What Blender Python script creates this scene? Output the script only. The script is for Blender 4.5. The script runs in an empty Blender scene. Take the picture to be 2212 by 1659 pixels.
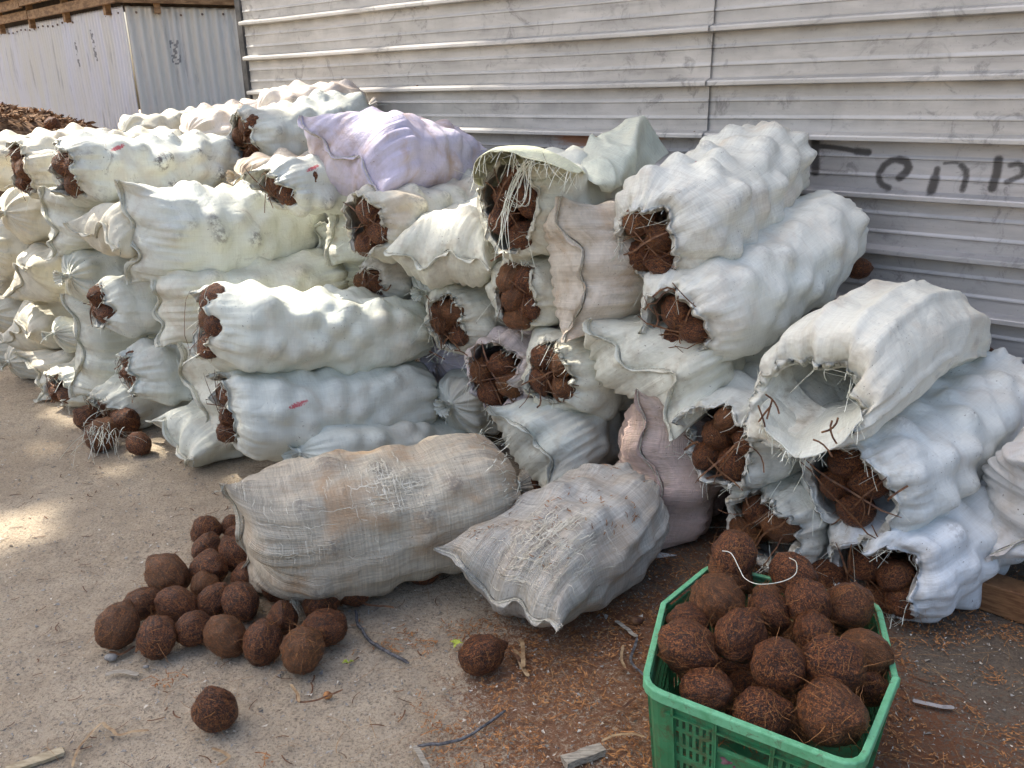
import bpy, math, random
import numpy as np
from mathutils import Matrix, Vector

# ------------------------------------------------------------------ camera, sky, sun, exposure
scene = bpy.context.scene
PW, FPX, H = 2212.0, 1789.0, 1.6
a_, b_ = math.radians(90-19.5), math.radians(-1.0)
M = np.array([[1,0,0],[0,math.cos(a_),-math.sin(a_)],[0,math.sin(a_),math.cos(a_)]]) @ \
    np.array([[math.cos(b_),-math.sin(b_),0],[math.sin(b_),math.cos(b_),0],[0,0,1]])
cd = bpy.data.cameras.new('camera'); cam = bpy.data.objects.new('camera', cd)
scene.collection.objects.link(cam); scene.camera = cam
cam.matrix_world = Matrix.Translation((0,0,H)) @ Matrix(M.tolist()).to_4x4()
cd.sensor_width = 36; cd.lens = 36*FPX/PW; cd.clip_start = .05; cd.clip_end = 400

SUN_EL, SUN_AZ = math.radians(56), math.radians(152)      # azimuth counter-clockwise from +X, towards the sun
SUN_DIR = np.array([math.cos(SUN_EL)*math.cos(SUN_AZ), math.cos(SUN_EL)*math.sin(SUN_AZ), math.sin(SUN_EL)])
world = bpy.data.worlds.new('World'); scene.world = world; world.use_nodes = True
wn = world.node_tree; sky = wn.nodes.new('ShaderNodeTexSky'); sky.sky_type = 'NISHITA'; sky.sun_disc = False
sky.sun_elevation = SUN_EL; sky.sun_rotation = math.pi/2 - SUN_AZ; sky.dust_density = 6.0; sky.air_density = 1.0; sky.ozone_density = 1.0
wn.links.new(sky.outputs[0], wn.nodes['Background'].inputs[0]); wn.nodes['Background'].inputs[1].default_value = 0.15
sl = bpy.data.lights.new('sun', 'SUN'); sl.energy = 4.0; sl.angle = math.radians(0.5); sl.color = (1.0, .93, .82)
so = bpy.data.objects.new('sun', sl); scene.collection.objects.link(so)
so.rotation_euler = Vector(SUN_DIR.tolist()).to_track_quat('Z', 'Y').to_euler()
vs = scene.view_settings; vs.view_transform = 'Standard'; vs.look = 'None'; vs.gamma = 1; vs.use_curve_mapping = False
vs.exposure = 1.3

# ------------------------------------------------------------------ measuring helpers
NW = np.array([math.sin(math.radians(40)), math.cos(math.radians(40)), 0.]); DW = 3.65      # wall plane: NW.p = DW
XW = np.array([math.cos(math.radians(40)), -math.sin(math.radians(40)), 0.]); UP = np.array([0,0,1.])
CAM = np.array([0,0,H])
def ray(px, py): return M @ np.array([(px-1106)/FPX, -(py-829.5)/FPX, -1.])
def at(px, py, d): return CAM + d*ray(px, py)
def atw(px, py, w): r = ray(px, py); return CAM + (DW-w)/(NW@r)*r
def atz(px, py, z): r = ray(px, py); return CAM + (z-H)/r[2]*r
def depth(p): return -(M.T@(np.array(p)-CAM))[2]
def W(xw, w, z): return XW*xw + NW*(DW-w) + UP*z
def towall(p): p = np.array(p); return p@XW, DW-p@NW, p[2]

def hash3(ix, iy, iz, s=0):
    n = (ix*374761393 + iy*668265263 + iz*2147483647*3 + s*1274126177) & 0xffffffff
    n = ((n ^ (n >> 13))*1274126177) & 0xffffffff
    n = ((n ^ (n >> 16))*2246822519) & 0xffffffff
    return ((n ^ (n >> 15)) & 0xffffff)/float(0xffffff)
def noise(p, s=0):                       # value noise in [-1,1], p (...,3)
    p = np.asarray(p, dtype=float); i = np.floor(p).astype(np.int64); f = p-i; f = f*f*(3-2*f)
    r = 0
    for dx in (0,1):
        for dy in (0,1):
            for dz in (0,1):
                w = (f[...,0] if dx else 1-f[...,0])*(f[...,1] if dy else 1-f[...,1])*(f[...,2] if dz else 1-f[...,2])
                r = r + w*hash3(i[...,0]+dx, i[...,1]+dy, i[...,2]+dz, s)
    return r*2-1
def fbm(p, s=0, o=3):
    r = 0; a = 1; p = np.asarray(p, dtype=float)
    for k in range(o): r = r + a*noise(p*2**k, s+k*17); a *= .5
    return r
def sst(x, a, b): t = np.clip((x-a)/(b-a), 0, 1); return t*t*(3-2*t)

# ------------------------------------------------------------------ object helpers
COL = scene.collection
def tag(o, label=None, cat=None, group=None, kind=None):
    if label: o['label'] = label
    if cat: o['category'] = cat
    if group: o['group'] = group
    if kind: o['kind'] = kind
    return o
def empty(name, loc, label, cat, group=None):
    o = bpy.data.objects.new(name, None); COL.objects.link(o); o.location = [float(c) for c in loc]
    o.empty_display_size = .05
    return tag(o, label, cat, group)
def mk(name, V, F, mat, parent=None, uv=None, col=None, smooth=True):
    V = np.asarray(V, dtype=float)
    if parent is not None: V = V - np.array(parent.location)
    me = bpy.data.meshes.new(name); me.from_pydata(V.tolist(), [], [tuple(int(i) for i in f) for f in F])
    for m in (mat if isinstance(mat, (list, tuple)) else [mat]): me.materials.append(m)
    if smooth: me.polygons.foreach_set('use_smooth', [True]*len(me.polygons))
    if uv is not None:
        l = me.uv_layers.new(name='UVMap'); li = np.empty(len(me.loops), dtype=np.int32); me.loops.foreach_get('vertex_index', li)
        l.data.foreach_set('uv', np.asarray(uv)[li].astype(np.float32).ravel())
    if col is not None:
        ca = me.color_attributes.new('wear_shade', 'FLOAT_COLOR', 'POINT'); c = np.ones((len(V), 4), dtype=np.float32)
        col = np.asarray(col); c[:, :col.shape[1]] = col; ca.data.foreach_set('color', c.ravel())
    me.update(); o = bpy.data.objects.new(name, me); COL.objects.link(o)
    if parent is not None: o.parent = parent
    return o
class MB:
    def __init__(s): s.v = []; s.f = []; s.n = 0
    def add(s, V, F):
        V = np.asarray(V, dtype=float); s.v.append(V); s.f += [tuple(i+s.n for i in f) for f in F]; s.n += len(V)
    def box(s, c, ax, ay, az):           # centre and three half-axis vectors
        c, ax, ay, az = map(np.array, (c, ax, ay, az)); V = [c+i*ax+j*ay+k*az for i in (-1,1) for j in (-1,1) for k in (-1,1)]
        s.add(V, [(0,1,3,2),(4,6,7,5),(0,4,5,1),(2,3,7,6),(0,2,6,4),(1,5,7,3)])
    def ribbon(s, P, w, t=None, side=None, rng=None):   # thin flat band of width w along P (3-sided section, has thickness)
        P = np.asarray(P, dtype=float); n = len(P); T = np.gradient(P, axis=0); T /= np.linalg.norm(T, axis=1)[:, None]+1e-9
        if side is None: side = np.array([.3,.5,.8])
        S = np.cross(T, side); S /= np.linalg.norm(S, axis=1)[:, None]+1e-9; N = np.cross(T, S)
        w = np.broadcast_to(w, (n,)); t = w*.3 if t is None else np.broadcast_to(t, (n,))
        V = np.concatenate([P+S*w[:, None]/2, P-S*w[:, None]/2, P+N*t[:, None]])
        F = []
        for i in range(n-1):
            for a, b in ((0,1),(1,2),(2,0)): F.append((a*n+i, a*n+i+1, b*n+i+1, b*n+i))
        s.add(V, F)
    def tube(s, P, r, k=6):
        P = np.asarray(P, dtype=float); n = len(P); T = np.gradient(P, axis=0); T /= np.linalg.norm(T, axis=1)[:, None]+1e-9
        ref = np.array([.31,.22,.92]); S = np.cross(T, ref); S /= np.linalg.norm(S, axis=1)[:, None]+1e-9; N = np.cross(T, S)
        r = np.broadcast_to(r, (n,)); V = []
        for j in range(k):
            a = 2*math.pi*j/k; V.append(P+(S*math.cos(a)+N*math.sin(a))*r[:, None])
        F = [(j*n+i, j*n+i+1, ((j+1)%k)*n+i+1, ((j+1)%k)*n+i) for i in range(n-1) for j in range(k)]
        F.append(tuple(j*n for j in range(k))); F.append(tuple(j*n+n-1 for j in range(k))[::-1])
        s.add(np.concatenate(V), F)
    def build(s, name, mat, parent=None, smooth=False, **k):
        return mk(name, np.concatenate(s.v), s.f, mat, parent, smooth=smooth, **k)

# ------------------------------------------------------------------ materials
def newmat(name):
    m = bpy.data.materials.new(name); m.use_nodes = True; nt = m.node_tree
    return m, nt, nt.nodes['Principled BSDF']
class NB:
    def __init__(s, nt): s.nt = nt
    def n(s, t, **k):
        d = s.nt.nodes.new(t)
        for a, v in k.items(): setattr(d, a, v)
        return d
    def l(s, a, b): s.nt.links.new(a, b)
    def setin(s, sock, v):
        if hasattr(v, 'links') or isinstance(v, bpy.types.NodeSocket): s.l(v, sock)
        else: sock.default_value = v
    def math(s, op, a, b=0., c=None, clamp=False):
        d = s.n('ShaderNodeMath', operation=op, use_clamp=clamp); s.setin(d.inputs[0], a); s.setin(d.inputs[1], b)
        if c is not None: s.setin(d.inputs[2], c)
        return d.outputs[0]
    def noise(s, vec, scale, detail=4, rough=.55, dist=0.):
        d = s.n('ShaderNodeTexNoise'); d.inputs['Scale'].default_value = scale; d.inputs['Detail'].default_value = detail
        d.inputs['Roughness'].default_value = rough; d.inputs['Distortion'].default_value = dist
        if vec is not None: s.l(vec, d.inputs['Vector'])
        return d.outputs['Fac']
    def ramp(s, v, a, b):                # smooth step from a to b
        d = s.n('ShaderNodeMapRange', interpolation_type='SMOOTHSTEP'); s.setin(d.inputs[0], v)
        d.inputs[1].default_value = a; d.inputs[2].default_value = b; return d.outputs[0]
    def mix(s, f, a, b, bt='MIX'):
        d = s.n('ShaderNodeMix', data_type='RGBA', blend_type=bt); s.setin(d.inputs[0], f)
        for i, v in ((6, a), (7, b)):
            if isinstance(v, (tuple, list)): d.inputs[i].default_value = (*v, 1) if len(v) == 3 else v
            else: s.l(v, d.inputs[i])
        return d.outputs[2]
    def mapping(s, vec, scale=(1,1,1), rot=(0,0,0), loc=(0,0,0)):
        d = s.n('ShaderNodeMapping'); s.l(vec, d.inputs[0]); d.inputs['Scale'].default_value = scale
        d.inputs['Rotation'].default_value = rot; d.inputs['Location'].default_value = loc; return d.outputs[0]
    def bump(s, h, strength, dist, normal=None):
        d = s.n('ShaderNodeBump'); s.setin(d.inputs['Height'], h); s.setin(d.inputs['Strength'], strength); d.inputs['Distance'].default_value = dist
        if normal is not None: s.l(normal, d.inputs['Normal'])
        return d.outputs[0]
    def oattr(s, name): return s.n('ShaderNodeAttribute', attribute_type='OBJECT', attribute_name=name)

def fabric_material():
    m, nt, bs = newmat('woven_fabric'); B = NB(nt)
    tc = B.n('ShaderNodeTexCoord'); uv = tc.outputs['UV']; oc = tc.outputs['Object']
    wear_shade = B.n('ShaderNodeAttribute', attribute_type='GEOMETRY', attribute_name='wear_shade')
    sep = B.n('ShaderNodeSeparateColor'); B.l(wear_shade.outputs['Color'], sep.inputs[0]); peak, edge, gather = sep.outputs
    tint = B.oattr('tint').outputs['Color']; par = B.n('ShaderNodeSeparateXYZ'); B.l(B.oattr('grime').outputs['Vector'], par.inputs[0])
    scuff, dust, coarse = par.outputs
    mk_ = B.n('ShaderNodeSeparateXYZ'); B.l(B.oattr('mark').outputs['Vector'], mk_.inputs[0])
    suv = B.n('ShaderNodeSeparateXYZ'); B.l(uv, suv.inputs[0])
    rnd = B.n('ShaderNodeObjectInfo').outputs['Random']
    off = B.n('ShaderNodeVectorMath', operation='ADD'); B.l(oc, off.inputs[0])
    cmb = B.n('ShaderNodeCombineXYZ'); B.l(B.math('MULTIPLY', rnd, 37.), cmb.inputs[0]); B.l(cmb.outputs[0], off.inputs[1]); P = off.outputs[0]
    # cloth tone: broad variation and thread streaks both ways
    st1 = B.noise(B.mapping(uv, (6, 160, 1)), 1., 3, .6); st2 = B.noise(B.mapping(uv, (160, 6, 1)), 1., 3, .6)
    streak = B.math('ADD', st1, st2)
    c = B.mix(B.ramp(streak, .7, 1.3), B.mix(.22, tint, (.35,.34,.29)), tint)
    c = B.mix(B.math('MULTIPLY', B.ramp(B.noise(P, 2.2, 3), .4, .75), .55), c, B.mix(.6, tint, (.62,.61,.50)))
    cs = B.math('MULTIPLY', coarse, B.ramp(streak, 1.16, .86)); c = B.mix(B.math('MULTIPLY', cs, .32), c, (.20,.175,.14))
    cs2 = B.math('MULTIPLY', coarse, B.ramp(B.noise(B.mapping(uv, (9, 55, 1)), 1., 5, .7), .50, .66)); c = B.mix(B.math('MULTIPLY', cs2, .30), c, (.36,.25,.15))
    # dust: brown-orange, broad
    dn = B.ramp(B.noise(P, 4.5, 6, .62, .6), .46, .72)
    c = B.mix(B.math('MULTIPLY', dn, dust), c, (.42,.27,.15))
    # grey scuffs on the bulges
    sn = B.math('MULTIPLY', B.ramp(peak, .45, .95), B.ramp(B.noise(P, 30, 6, .8), .44, .58))
    sn = B.math('MULTIPLY', sn, B.ramp(B.noise(P, 4.5, 2), .30, .48))
    c = B.mix(B.math('MULTIPLY', sn, scuff), c, (.13,.12,.11))
    gr = B.math('MULTIPLY', B.ramp(B.noise(P, 9, 8, .8, 1.2), .54, .72), B.math('MULTIPLY', scuff, .7))
    c = B.mix(gr, c, (.20,.18,.155))
    # dirt caught round the mouth and seam
    c = B.mix(B.math('MULTIPLY', B.math('MULTIPLY', edge, B.ramp(B.noise(P, 24, 5), .42, .7)), .55), c, (.26,.20,.12))
    # specks
    sp = B.math('MULTIPLY', B.ramp(B.noise(P, 120, 2, .5), .69, .74), B.ramp(B.noise(P, 6, 3), .45, .6))
    c = B.mix(B.math('MULTIPLY', sp, .8), c, (.06,.035,.02))
    # red crayon mark
    du = B.math('SUBTRACT', suv.outputs[0], mk_.outputs[0]); dv = B.math('SUBTRACT', suv.outputs[1], mk_.outputs[1])
    dv = B.math('SUBTRACT', dv, B.math('MULTIPLY', du, .35))
    rr = B.math('ADD', B.math('POWER', B.math('ABSOLUTE', B.math('DIVIDE', du, .050)), 2.), B.math('POWER', B.math('ABSOLUTE', B.math('DIVIDE', dv, .014)), 2.))
    rr = B.math('ADD', rr, B.math('MULTIPLY', B.noise(uv, 110, 4, .8), 3.4))
    rm = B.math('MULTIPLY', B.math('SUBTRACT', 1., B.ramp(rr, 1.9, 2.5)), mk_.outputs[2])
    c = B.mix(B.math('MULTIPLY', rm, .85), c, (.50,.03,.055))
    B.l(c, bs.inputs['Base Color'])
    bs.inputs['Roughness'].default_value = .5; bs.inputs['Specular IOR Level'].default_value = .35
    # relief: weave, thread bundles, creases
    w1 = B.n('ShaderNodeTexWave', bands_direction='X'); w1.inputs['Scale'].default_value = 75; B.l(uv, w1.inputs[0]); w1.inputs['Distortion'].default_value = 1.5
    w2 = B.n('ShaderNodeTexWave', bands_direction='Y'); w2.inputs['Scale'].default_value = 75; B.l(uv, w2.inputs[0]); w2.inputs['Distortion'].default_value = 1.5
    hh = B.math('ADD', w1.outputs['Fac'], w2.outputs['Fac'])
    b1 = B.bump(hh, B.math('ADD', B.math('MULTIPLY', coarse, .5), .12), .0015)
    b2 = B.bump(streak, B.math('ADD', B.math('MULTIPLY', coarse, .8), .25), .003, b1)
    cr = B.math('ABSOLUTE', B.math('SUBTRACT', B.noise(P, 9, 2, .5, .3), .5))
    cr2 = B.math('ABSOLUTE', B.math('SUBTRACT', B.noise(B.mapping(P, (1,1,1)), 17, 3, .55, .8), .5))
    b3a = B.bump(B.ramp(cr, 0., .08), .20, .006, b2)
    b3 = B.bump(B.ramp(cr2, 0., .06), .14, .003, b3a)
    gn = B.noise(B.mapping(uv, (7, 62, 1)), 1., 4, .6, .6)
    b4 = B.bump(gn, B.math('MULTIPLY', gather, .45), .009, b3)
    nn = B.bump(B.noise(P, 30, 4, .6), .35, .005, b4)
    B.l(nn, bs.inputs['Normal'])
    # woven polypropylene lets a little light through
    bs.inputs['Subsurface Weight'].default_value = 0.0
    return m
def simple(name, c1, c2, scale=20, rough=.7, bump=.3, stretch=(1,1,1), spec=.3, metal=0., bd=.003, lo=.35, hi=.65):
    m, nt, bs = newmat(name); B = NB(nt); tc = B.n('ShaderNodeTexCoord'); v = B.mapping(tc.outputs['Object'], stretch)
    f = B.noise(v, scale, 6, .65); B.l(B.mix(B.ramp(f, lo, hi), c1, c2), bs.inputs['Base Color'])
    bs.inputs['Roughness'].default_value = rough; bs.inputs['Specular IOR Level'].default_value = spec; bs.inputs['Metallic'].default_value = metal
    if bump: B.l(B.bump(f, bump, bd), bs.inputs['Normal'])
    return m
def coconut_material():
    m, nt, bs = newmat('coconut_husk'); B = NB(nt); tc = B.n('ShaderNodeTexCoord'); uv = tc.outputs['UV']; oc = tc.outputs['Object']
    rnd = B.n('ShaderNodeObjectInfo').outputs['Random']
    off = B.n('ShaderNodeVectorMath', operation='ADD'); B.l(oc, off.inputs[0]); cmb = B.n('ShaderNodeCombineXYZ'); B.l(B.math('MULTIPLY', rnd, 9.), cmb.inputs[2]); B.l(cmb.outputs[0], off.inputs[1]); P = off.outputs[0]
    f = B.noise(B.mapping(uv, (46, 5, 1)), 1., 6, .7, .5)
    g = B.noise(P, 16, 5, .65, .5)
    c = B.mix(B.ramp(f, .35, .62), (.017,.006,.004), (.135,.040,.014))
    c = B.mix(B.ramp(g, .46, .58), c, B.mix(B.ramp(f, .3, .7), (.17,.050,.015), (.44,.165,.048)))
    c = B.mix(B.math('MULTIPLY', B.ramp(B.noise(P, 8, 3, .6, 1.), .47, .60), .85), c, (.022,.010,.008))
    c = B.mix(B.math('MULTIPLY', B.ramp(rnd, .70, .95), .35), c, (.20,.095,.036))
    c = B.mix(B.math('MULTIPLY', B.ramp(B.noise(P, 90, 3, .6), .64, .72), .4), c, (.45,.33,.2))
    sv = B.n('ShaderNodeSeparateXYZ'); B.l(uv, sv.inputs[0])       # the pale eye end
    eye = B.math('MULTIPLY', B.ramp(B.math('ADD', sv.outputs[1], B.math('MULTIPLY', g, .12)), 1.02, .93+.12), .0)
    c = B.mix(eye, c, (.42,.30,.17))
    B.l(c, bs.inputs['Base Color']); bs.inputs['Roughness'].default_value = .42; bs.inputs['Specular IOR Level'].default_value = .4
    B.l(B.bump(g, .9, .008, B.bump(f, 1., .006)), bs.inputs['Normal'])
    return m
FAB = fabric_material()
NUT = coconut_material()
FIB = simple('coir_fibre', (.15,.052,.018), (.50,.24,.09), 60, .7, 0)
STRIP = simple('husk_strip', (.060,.024,.014), (.19,.095,.045), 45, .6, .3)
THREAD = simple('white_thread', (.60,.62,.50), (.82,.83,.74), 30, .5, 0)
ROPE = simple('stitch_twine', (.34,.33,.26), (.60,.59,.48), 120, .7, .4)
WOOD = simple('old_wood', (.10,.085,.07), (.30,.25,.19), 9, .8, .5, (1,1,9))
WOODB = simple('brown_beam_wood', (.13,.06,.028), (.25,.13,.06), 7, .6, .4, (2,2,14))
LEAFD = simple('dry_leaf', (.20,.12,.06), (.42,.30,.17), 30, .6, .2)
GREENL = simple('fresh_leaf', (.25,.33,.03), (.45,.48,.08), 30, .5, 0)
CHIP = simple('pale_chip', (.42,.38,.31), (.68,.62,.52), 30, .8, .2)
STONE = simple('pebble_stone', (.14,.13,.12), (.36,.34,.30), 25, .7, .3)

TANTH = simple('tan_thread', (.50,.45,.34), (.78,.74,.62), 30, .6, 0)
# ------------------------------------------------------------------ coconuts
def coconut_mesh(seed, R=1.0, hair=130):
    rs = np.random.RandomState(seed); nu, nv = 22, 30; V = []; UVs = []; F = []
    el = 1.06+rs.rand()*.16; point = .07+rs.rand()*.16
    for i in range(nu+1):
        t = math.pi*i/nu
        for j in range(nv):
            a = 2*math.pi*j/nv; x, y, z = math.sin(t)*math.cos(a), math.sin(t)*math.sin(a), math.cos(t)
            k = 1+.03*math.cos(3*a)*math.sin(t) + point*math.exp(-(t/.28)**2)
            V.append((x*k, y*k, z*k*el)); UVs.append((j/nv, i/nu))
    V = np.array(V); d = fbm(V*2.2+seed*7, seed, 3)*.075 + noise(V*np.array([10,10,2.2])+seed, 5)*.03
    V = V*(1+d[:, None])*(1+.045*np.cos(np.arctan2(V[:,1],V[:,0])*3+seed)[:, None]*np.exp(-V[:,2]**2*1.2)[:, None]); V = V*[1,.93+.1*rs.rand(),1]
    for i in range(nu):
        for j in range(nv): F.append((i*nv+j, (i+1)*nv+j, (i+1)*nv+(j+1)%nv, i*nv+(j+1)%nv))
    nb = len(F); uv = list(UVs); mb = MB(); mb.add(V, F)
    for k in range(hair):
        while True:
            n_ = rs.randn(3); n_ /= np.linalg.norm(n_)
            if rs.rand() < .35+.65*max(0, n_[2]) : break
        t_ = np.cross(n_, np.cross(n_, [0,0,1.])+rs.randn(3)*.35 if rs.rand() < .6 else rs.randn(3)); t_ = np.cross(n_, t_) if rs.rand() < .5 else t_; t_ /= np.linalg.norm(t_)+1e-9
        EL = np.array([1,1,el]); base = n_*EL*1.0; L = rs.uniform(.15, .75)*(1.5 if rs.rand() < .12 else 1)
        lift = rs.uniform(.02, .45); bend = np.cross(n_, t_)*rs.uniform(-.5, .5)
        q = np.linspace(0, 1, 6)[:, None]
        wild = rs.rand() < .10
        if wild: L *= 1.5; lift = rs.uniform(.3, .9)
        Pp = base + t_*L*q + n_*(lift*L*q**1.3 - .35*L*L*q*q*.6) + bend*L*q*q + rs.randn(6, 3)*.012
        if lift < .12:                                        # lies close on the shell
            Pu = Pp/EL; Pp = Pu/np.linalg.norm(Pu, axis=1)[:, None]*EL*(1.05+.03*q)
        w = rs.uniform(.014, .036)*(1.2 if wild else 1)*(1-.6*q[:, 0]); mb.ribbon(Pp, w, None, n_)
    VV = np.concatenate(mb.v)*R
    me = bpy.data.meshes.new('coconut'); me.from_pydata(VV.tolist(), [], mb.f); me.materials.append(NUT); me.materials.append(FIB)
    mi = [0]*nb+[1]*(len(mb.f)-nb); me.polygons.foreach_set('material_index', mi); me.polygons.foreach_set('use_smooth', [True]*len(mb.f))
    l = me.uv_layers.new(name='UVMap'); li = np.empty(len(me.loops), dtype=np.int32); me.loops.foreach_get('vertex_index', li)
    uvv = np.zeros((len(VV), 2)); uvv[:len(uv)] = uv; l.data.foreach_set('uv', uvv[li].astype(np.float32).ravel()); me.update()
    return me
NUTS = [coconut_mesh(s, hair=h) for s, h in ((1,65),(2,120),(3,35),(4,85),(5,105),(6,45),(7,75),(8,90))]
NRS = np.random.RandomState(5)
def nut(c, R, label, group=None, mesh=None, rot=None):
    me = NUTS[NRS.randint(len(NUTS))] if mesh is None else NUTS[mesh]
    o = bpy.data.objects.new('coconut', me); COL.objects.link(o); o.location = [float(v) for v in c]
    o.rotation_euler = rot if rot else tuple(NRS.uniform(0, 6.28, 3)); o.scale = (R*.95,)*3
    return tag(o, label, 'coconut', group)

# ------------------------------------------------------------------ sacks
SK = {}
def sack(key, Fp, Bp, r=.18, front='open', back='tie', wr=1.08, hr=.95, seam=80, mouth=(.6,.62,0,0), tear=.03, lip=0.,
         nuts=4, lace=4, threads=34, amp=.042, sag=.02, tint=(.70,.73,.66), scuff=.6, dust=.28, coarse=0., mark=None,
         label='', short='', seed=None, nsz=.056, deep=2, bseam=10, wr_f=None, ns=80, nv=108, hexn=2.6, seamoff=.020, taper=(1., 1.), drape=0.):
    seed = (sum(ord(c)*(i+3)*7 for i, c in enumerate(key)) if seed is None else seed) % 99991
    rs = np.random.RandomState(seed)
    Fp = np.array(Fp, float); Bp = np.array(Bp, float); L = np.linalg.norm(Bp-Fp); A = (Bp-Fp)/L
    S_ = np.cross(A, UP); S_ /= np.linalg.norm(S_); U_ = np.cross(S_, A)       # side (to the right seen from the front), up
    base = (Fp+Bp)/2 - UP*r
    root = empty('coconut_sack', base, label, 'sack', None)
    # ----- list of rings: (s, kw, kt, kind) where kind 0 body, 1 mouth, 2 inside
    rings = []
    if front == 'open':
        m0 = (mouth[0]+mouth[1])/2
        for t in np.linspace(1, 0, 5)[:-1]: rings.append((.012+.15*t, .80+.12*t, 2))
        rings += [(.002, .70, 2), (-.004, .35, 2), (-.012, .12, 1), (-.014, 0., 1)]
        for t in np.linspace(0, 1, 16)[1:]: rings.append((.18*(1-math.cos(t*math.pi/2)), math.sin(t*math.pi/2), 1))
        s0 = .18
    elif front == 'tie':
        rings += [(-.055, .26, 0), (-.045, .20, 0), (-.03, .12, 0), (-.012, .09, 0), (0., .12, 0)]
        for t in np.linspace(0, 1, 16)[1:]: rings.append((.16*(1-math.cos(t*math.pi/2))**.9, .12+.88*math.sin(t*math.pi/2), 0))
        s0 = .16
    else:
        for t in np.linspace(0, 1, 20): rings.append((.20*(1-math.cos(t*math.pi/2)), t, 3))
        s0 = .20
    e0 = .25 if back != 'seam' else .2
    nb = int((L-s0-e0)/.0125)+2
    for s in np.linspace(s0, L-e0, nb)[1:-1]: rings.append((s, 1., 0))
    if back == 'seam':
        for t in np.linspace(1, 0, 16): rings.append((L-.20*(1-math.cos(t*math.pi/2)), t, 4))
    else:
        for t in np.linspace(1, 0, 14): rings.append((L-.25*(1-math.cos(t*math.pi/2))**1.05, .1+.9*math.sin(t*math.pi/2)**.9, 5))
        rings += [(L+.02, .09, 5), (L+.035, .16, 5), (L+.055, .24, 5)]
    nr = len(rings); th = np.arange(nv)*2*math.pi/nv
    ct, st_ = np.cos(th), np.sin(th); q = (np.abs(ct)**hexn+np.abs(st_)**hexn)**(-1/hexn)
    bx, by = ct*q, st_*q                                                      # unit superellipse
    # coconuts pressing on the cloth
    nutp = []; rowo = 0
    s = .05+rs.rand()*.05
    while s < L-.02:
        k = max(6, int(round(2*math.pi*r/.13))); o = rs.rand()*6.28
        for j in range(k): nutp.append((s+rs.randn()*.026, o+2*math.pi*j/k+rs.randn()*.16, rs.uniform(.35, 1.2)))
        s += .118
    nutp = np.array(nutp)
    fseam, bs_ = math.radians(seam), math.radians(bseam)
    V = np.zeros((nr, nv, 3)); col = np.zeros((nr, nv, 3)); UVc = np.zeros((nr, nv, 2))
    rimn = fbm(np.stack([ct*1.6, st_*1.6, np.full(nv, seed*.37)], -1), 3, 3)   # mouth shape
    jag = fbm(np.stack([ct*1.9, st_*1.9, np.full(nv, seed*.77)], -1), 9, 2)*.9+.30*noise(np.stack([ct*9, st_*9, np.full(nv, seed*.3)], -1), 5)
    pl_m = rs.randint(11, 15); pl_p = rs.rand()*6
    pleat = np.sin(pl_m*th+pl_p+2.2*rimn)+.6*np.sin((pl_m*2+3)*th+1.3*pl_p)
    lowph = rs.rand(4)*6.28
    for i, (s, k, kind) in enumerate(rings):
        u = s/L
        cen = Fp + A*s - UP*sag*math.sin(max(0, min(1, u))*math.pi)*1.0
        cen = cen + S_*.012*math.sin(u*5+lowph[0]) + U_*.008*math.sin(u*6+lowph[1])
        rr = r*(1+.03*math.sin(u*6+lowph[2])+.02*math.sin(u*14+lowph[3]))
        rr *= taper[0]+(taper[1]-taper[0])*min(1, max(0, u))**.8
        ds = np.zeros(nv); ox = oy = 0.
        x, y = bx.copy()*wr, by.copy()*hr
        if kind in (1, 2):
            kk = k if kind == 1 else 0.
            mx, my, mox, moy = mouth
            irr = 1+.20*rimn
            xm, ym = ct*mx*irr+mox, st_*my*irr+moy
            if kind == 1:
                g = k**.9
                x, y = xm*(1-g)+x*g, ym*(1-g)+y*g
                f = (1-k)*(k+.25)
                x = x*(1+.085*pleat*f); y = y*(1+.085*pleat*f)
                ds = (tear*jag*1.8 + .003*pleat*(k > .05) - lip*st_)*(1-k)**2
            else:
                g2 = (.95 if s < .01 else .9) ; w_ = (k-.3)/.6
                sc = .955 if s < .003 else 1.0
                g = max(0., (s-.01)/.15)
                x, y = xm*sc*(1-g)+x*.86*g, ym*sc*(1-g)+y*.86*g
                ds = (tear*jag*1.8 - lip*st_)*(1-min(1, max(0, s)/.12))
        elif kind == 0 and front == 'tie' and s < .16:
            f = (1-k)*1.0
            x = x*k*(1+.22*pleat*f*min(1, k*3)) ; y = y*k*(1+.22*pleat*f*min(1, k*3))
            ox = seamoff*(1-k)*2; oy = .03*(1-k)
        elif kind in (3, 4):
            a0 = fseam if kind == 3 else bs_
            c0, s0_ = math.cos(a0), math.sin(a0)
            p = x*c0+y*s0_; t_ = -x*s0_+y*c0
            kt = max(.012, math.sin(k*math.pi/2)**.85); wv = (1-k)**1.3
            p2 = p*(1+.09*wv*np.abs(p)**2)
            pn = p/(np.abs(p).max()+1e-6)
            wob = (seamoff*2.0*np.sin(pn*3.4+lowph[0])+seamoff*1.0*np.sin(pn*8+lowph[1]))/r
            t2 = t_*kt + wob*wv
            ds = -.03*wv*np.abs(pn)**2.5*(1 if kind == 3 else -1) + .012*wv*np.sin(pn*11+lowph[2])
            ds = ds + .006*np.sin(p*40+lowph[3])*k*(1-k)*4*.6
            t2 = t2*(1+.05*np.sin(p*34+lowph[1])*4*k*(1-k))
            x, y = p2*c0-t2*s0_, p2*s0_+t2*c0
        elif kind == 5:
            f = (1-k)
            x = x*k*(1+.20*pleat*f*min(1, k*3)); y = y*k*(1+.20*pleat*f*min(1, k*3)); oy = -.02*f
        P = cen + np.outer(x*rr+ox, S_) + np.outer(y*rr+oy, U_) + np.outer(ds, A)
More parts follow.
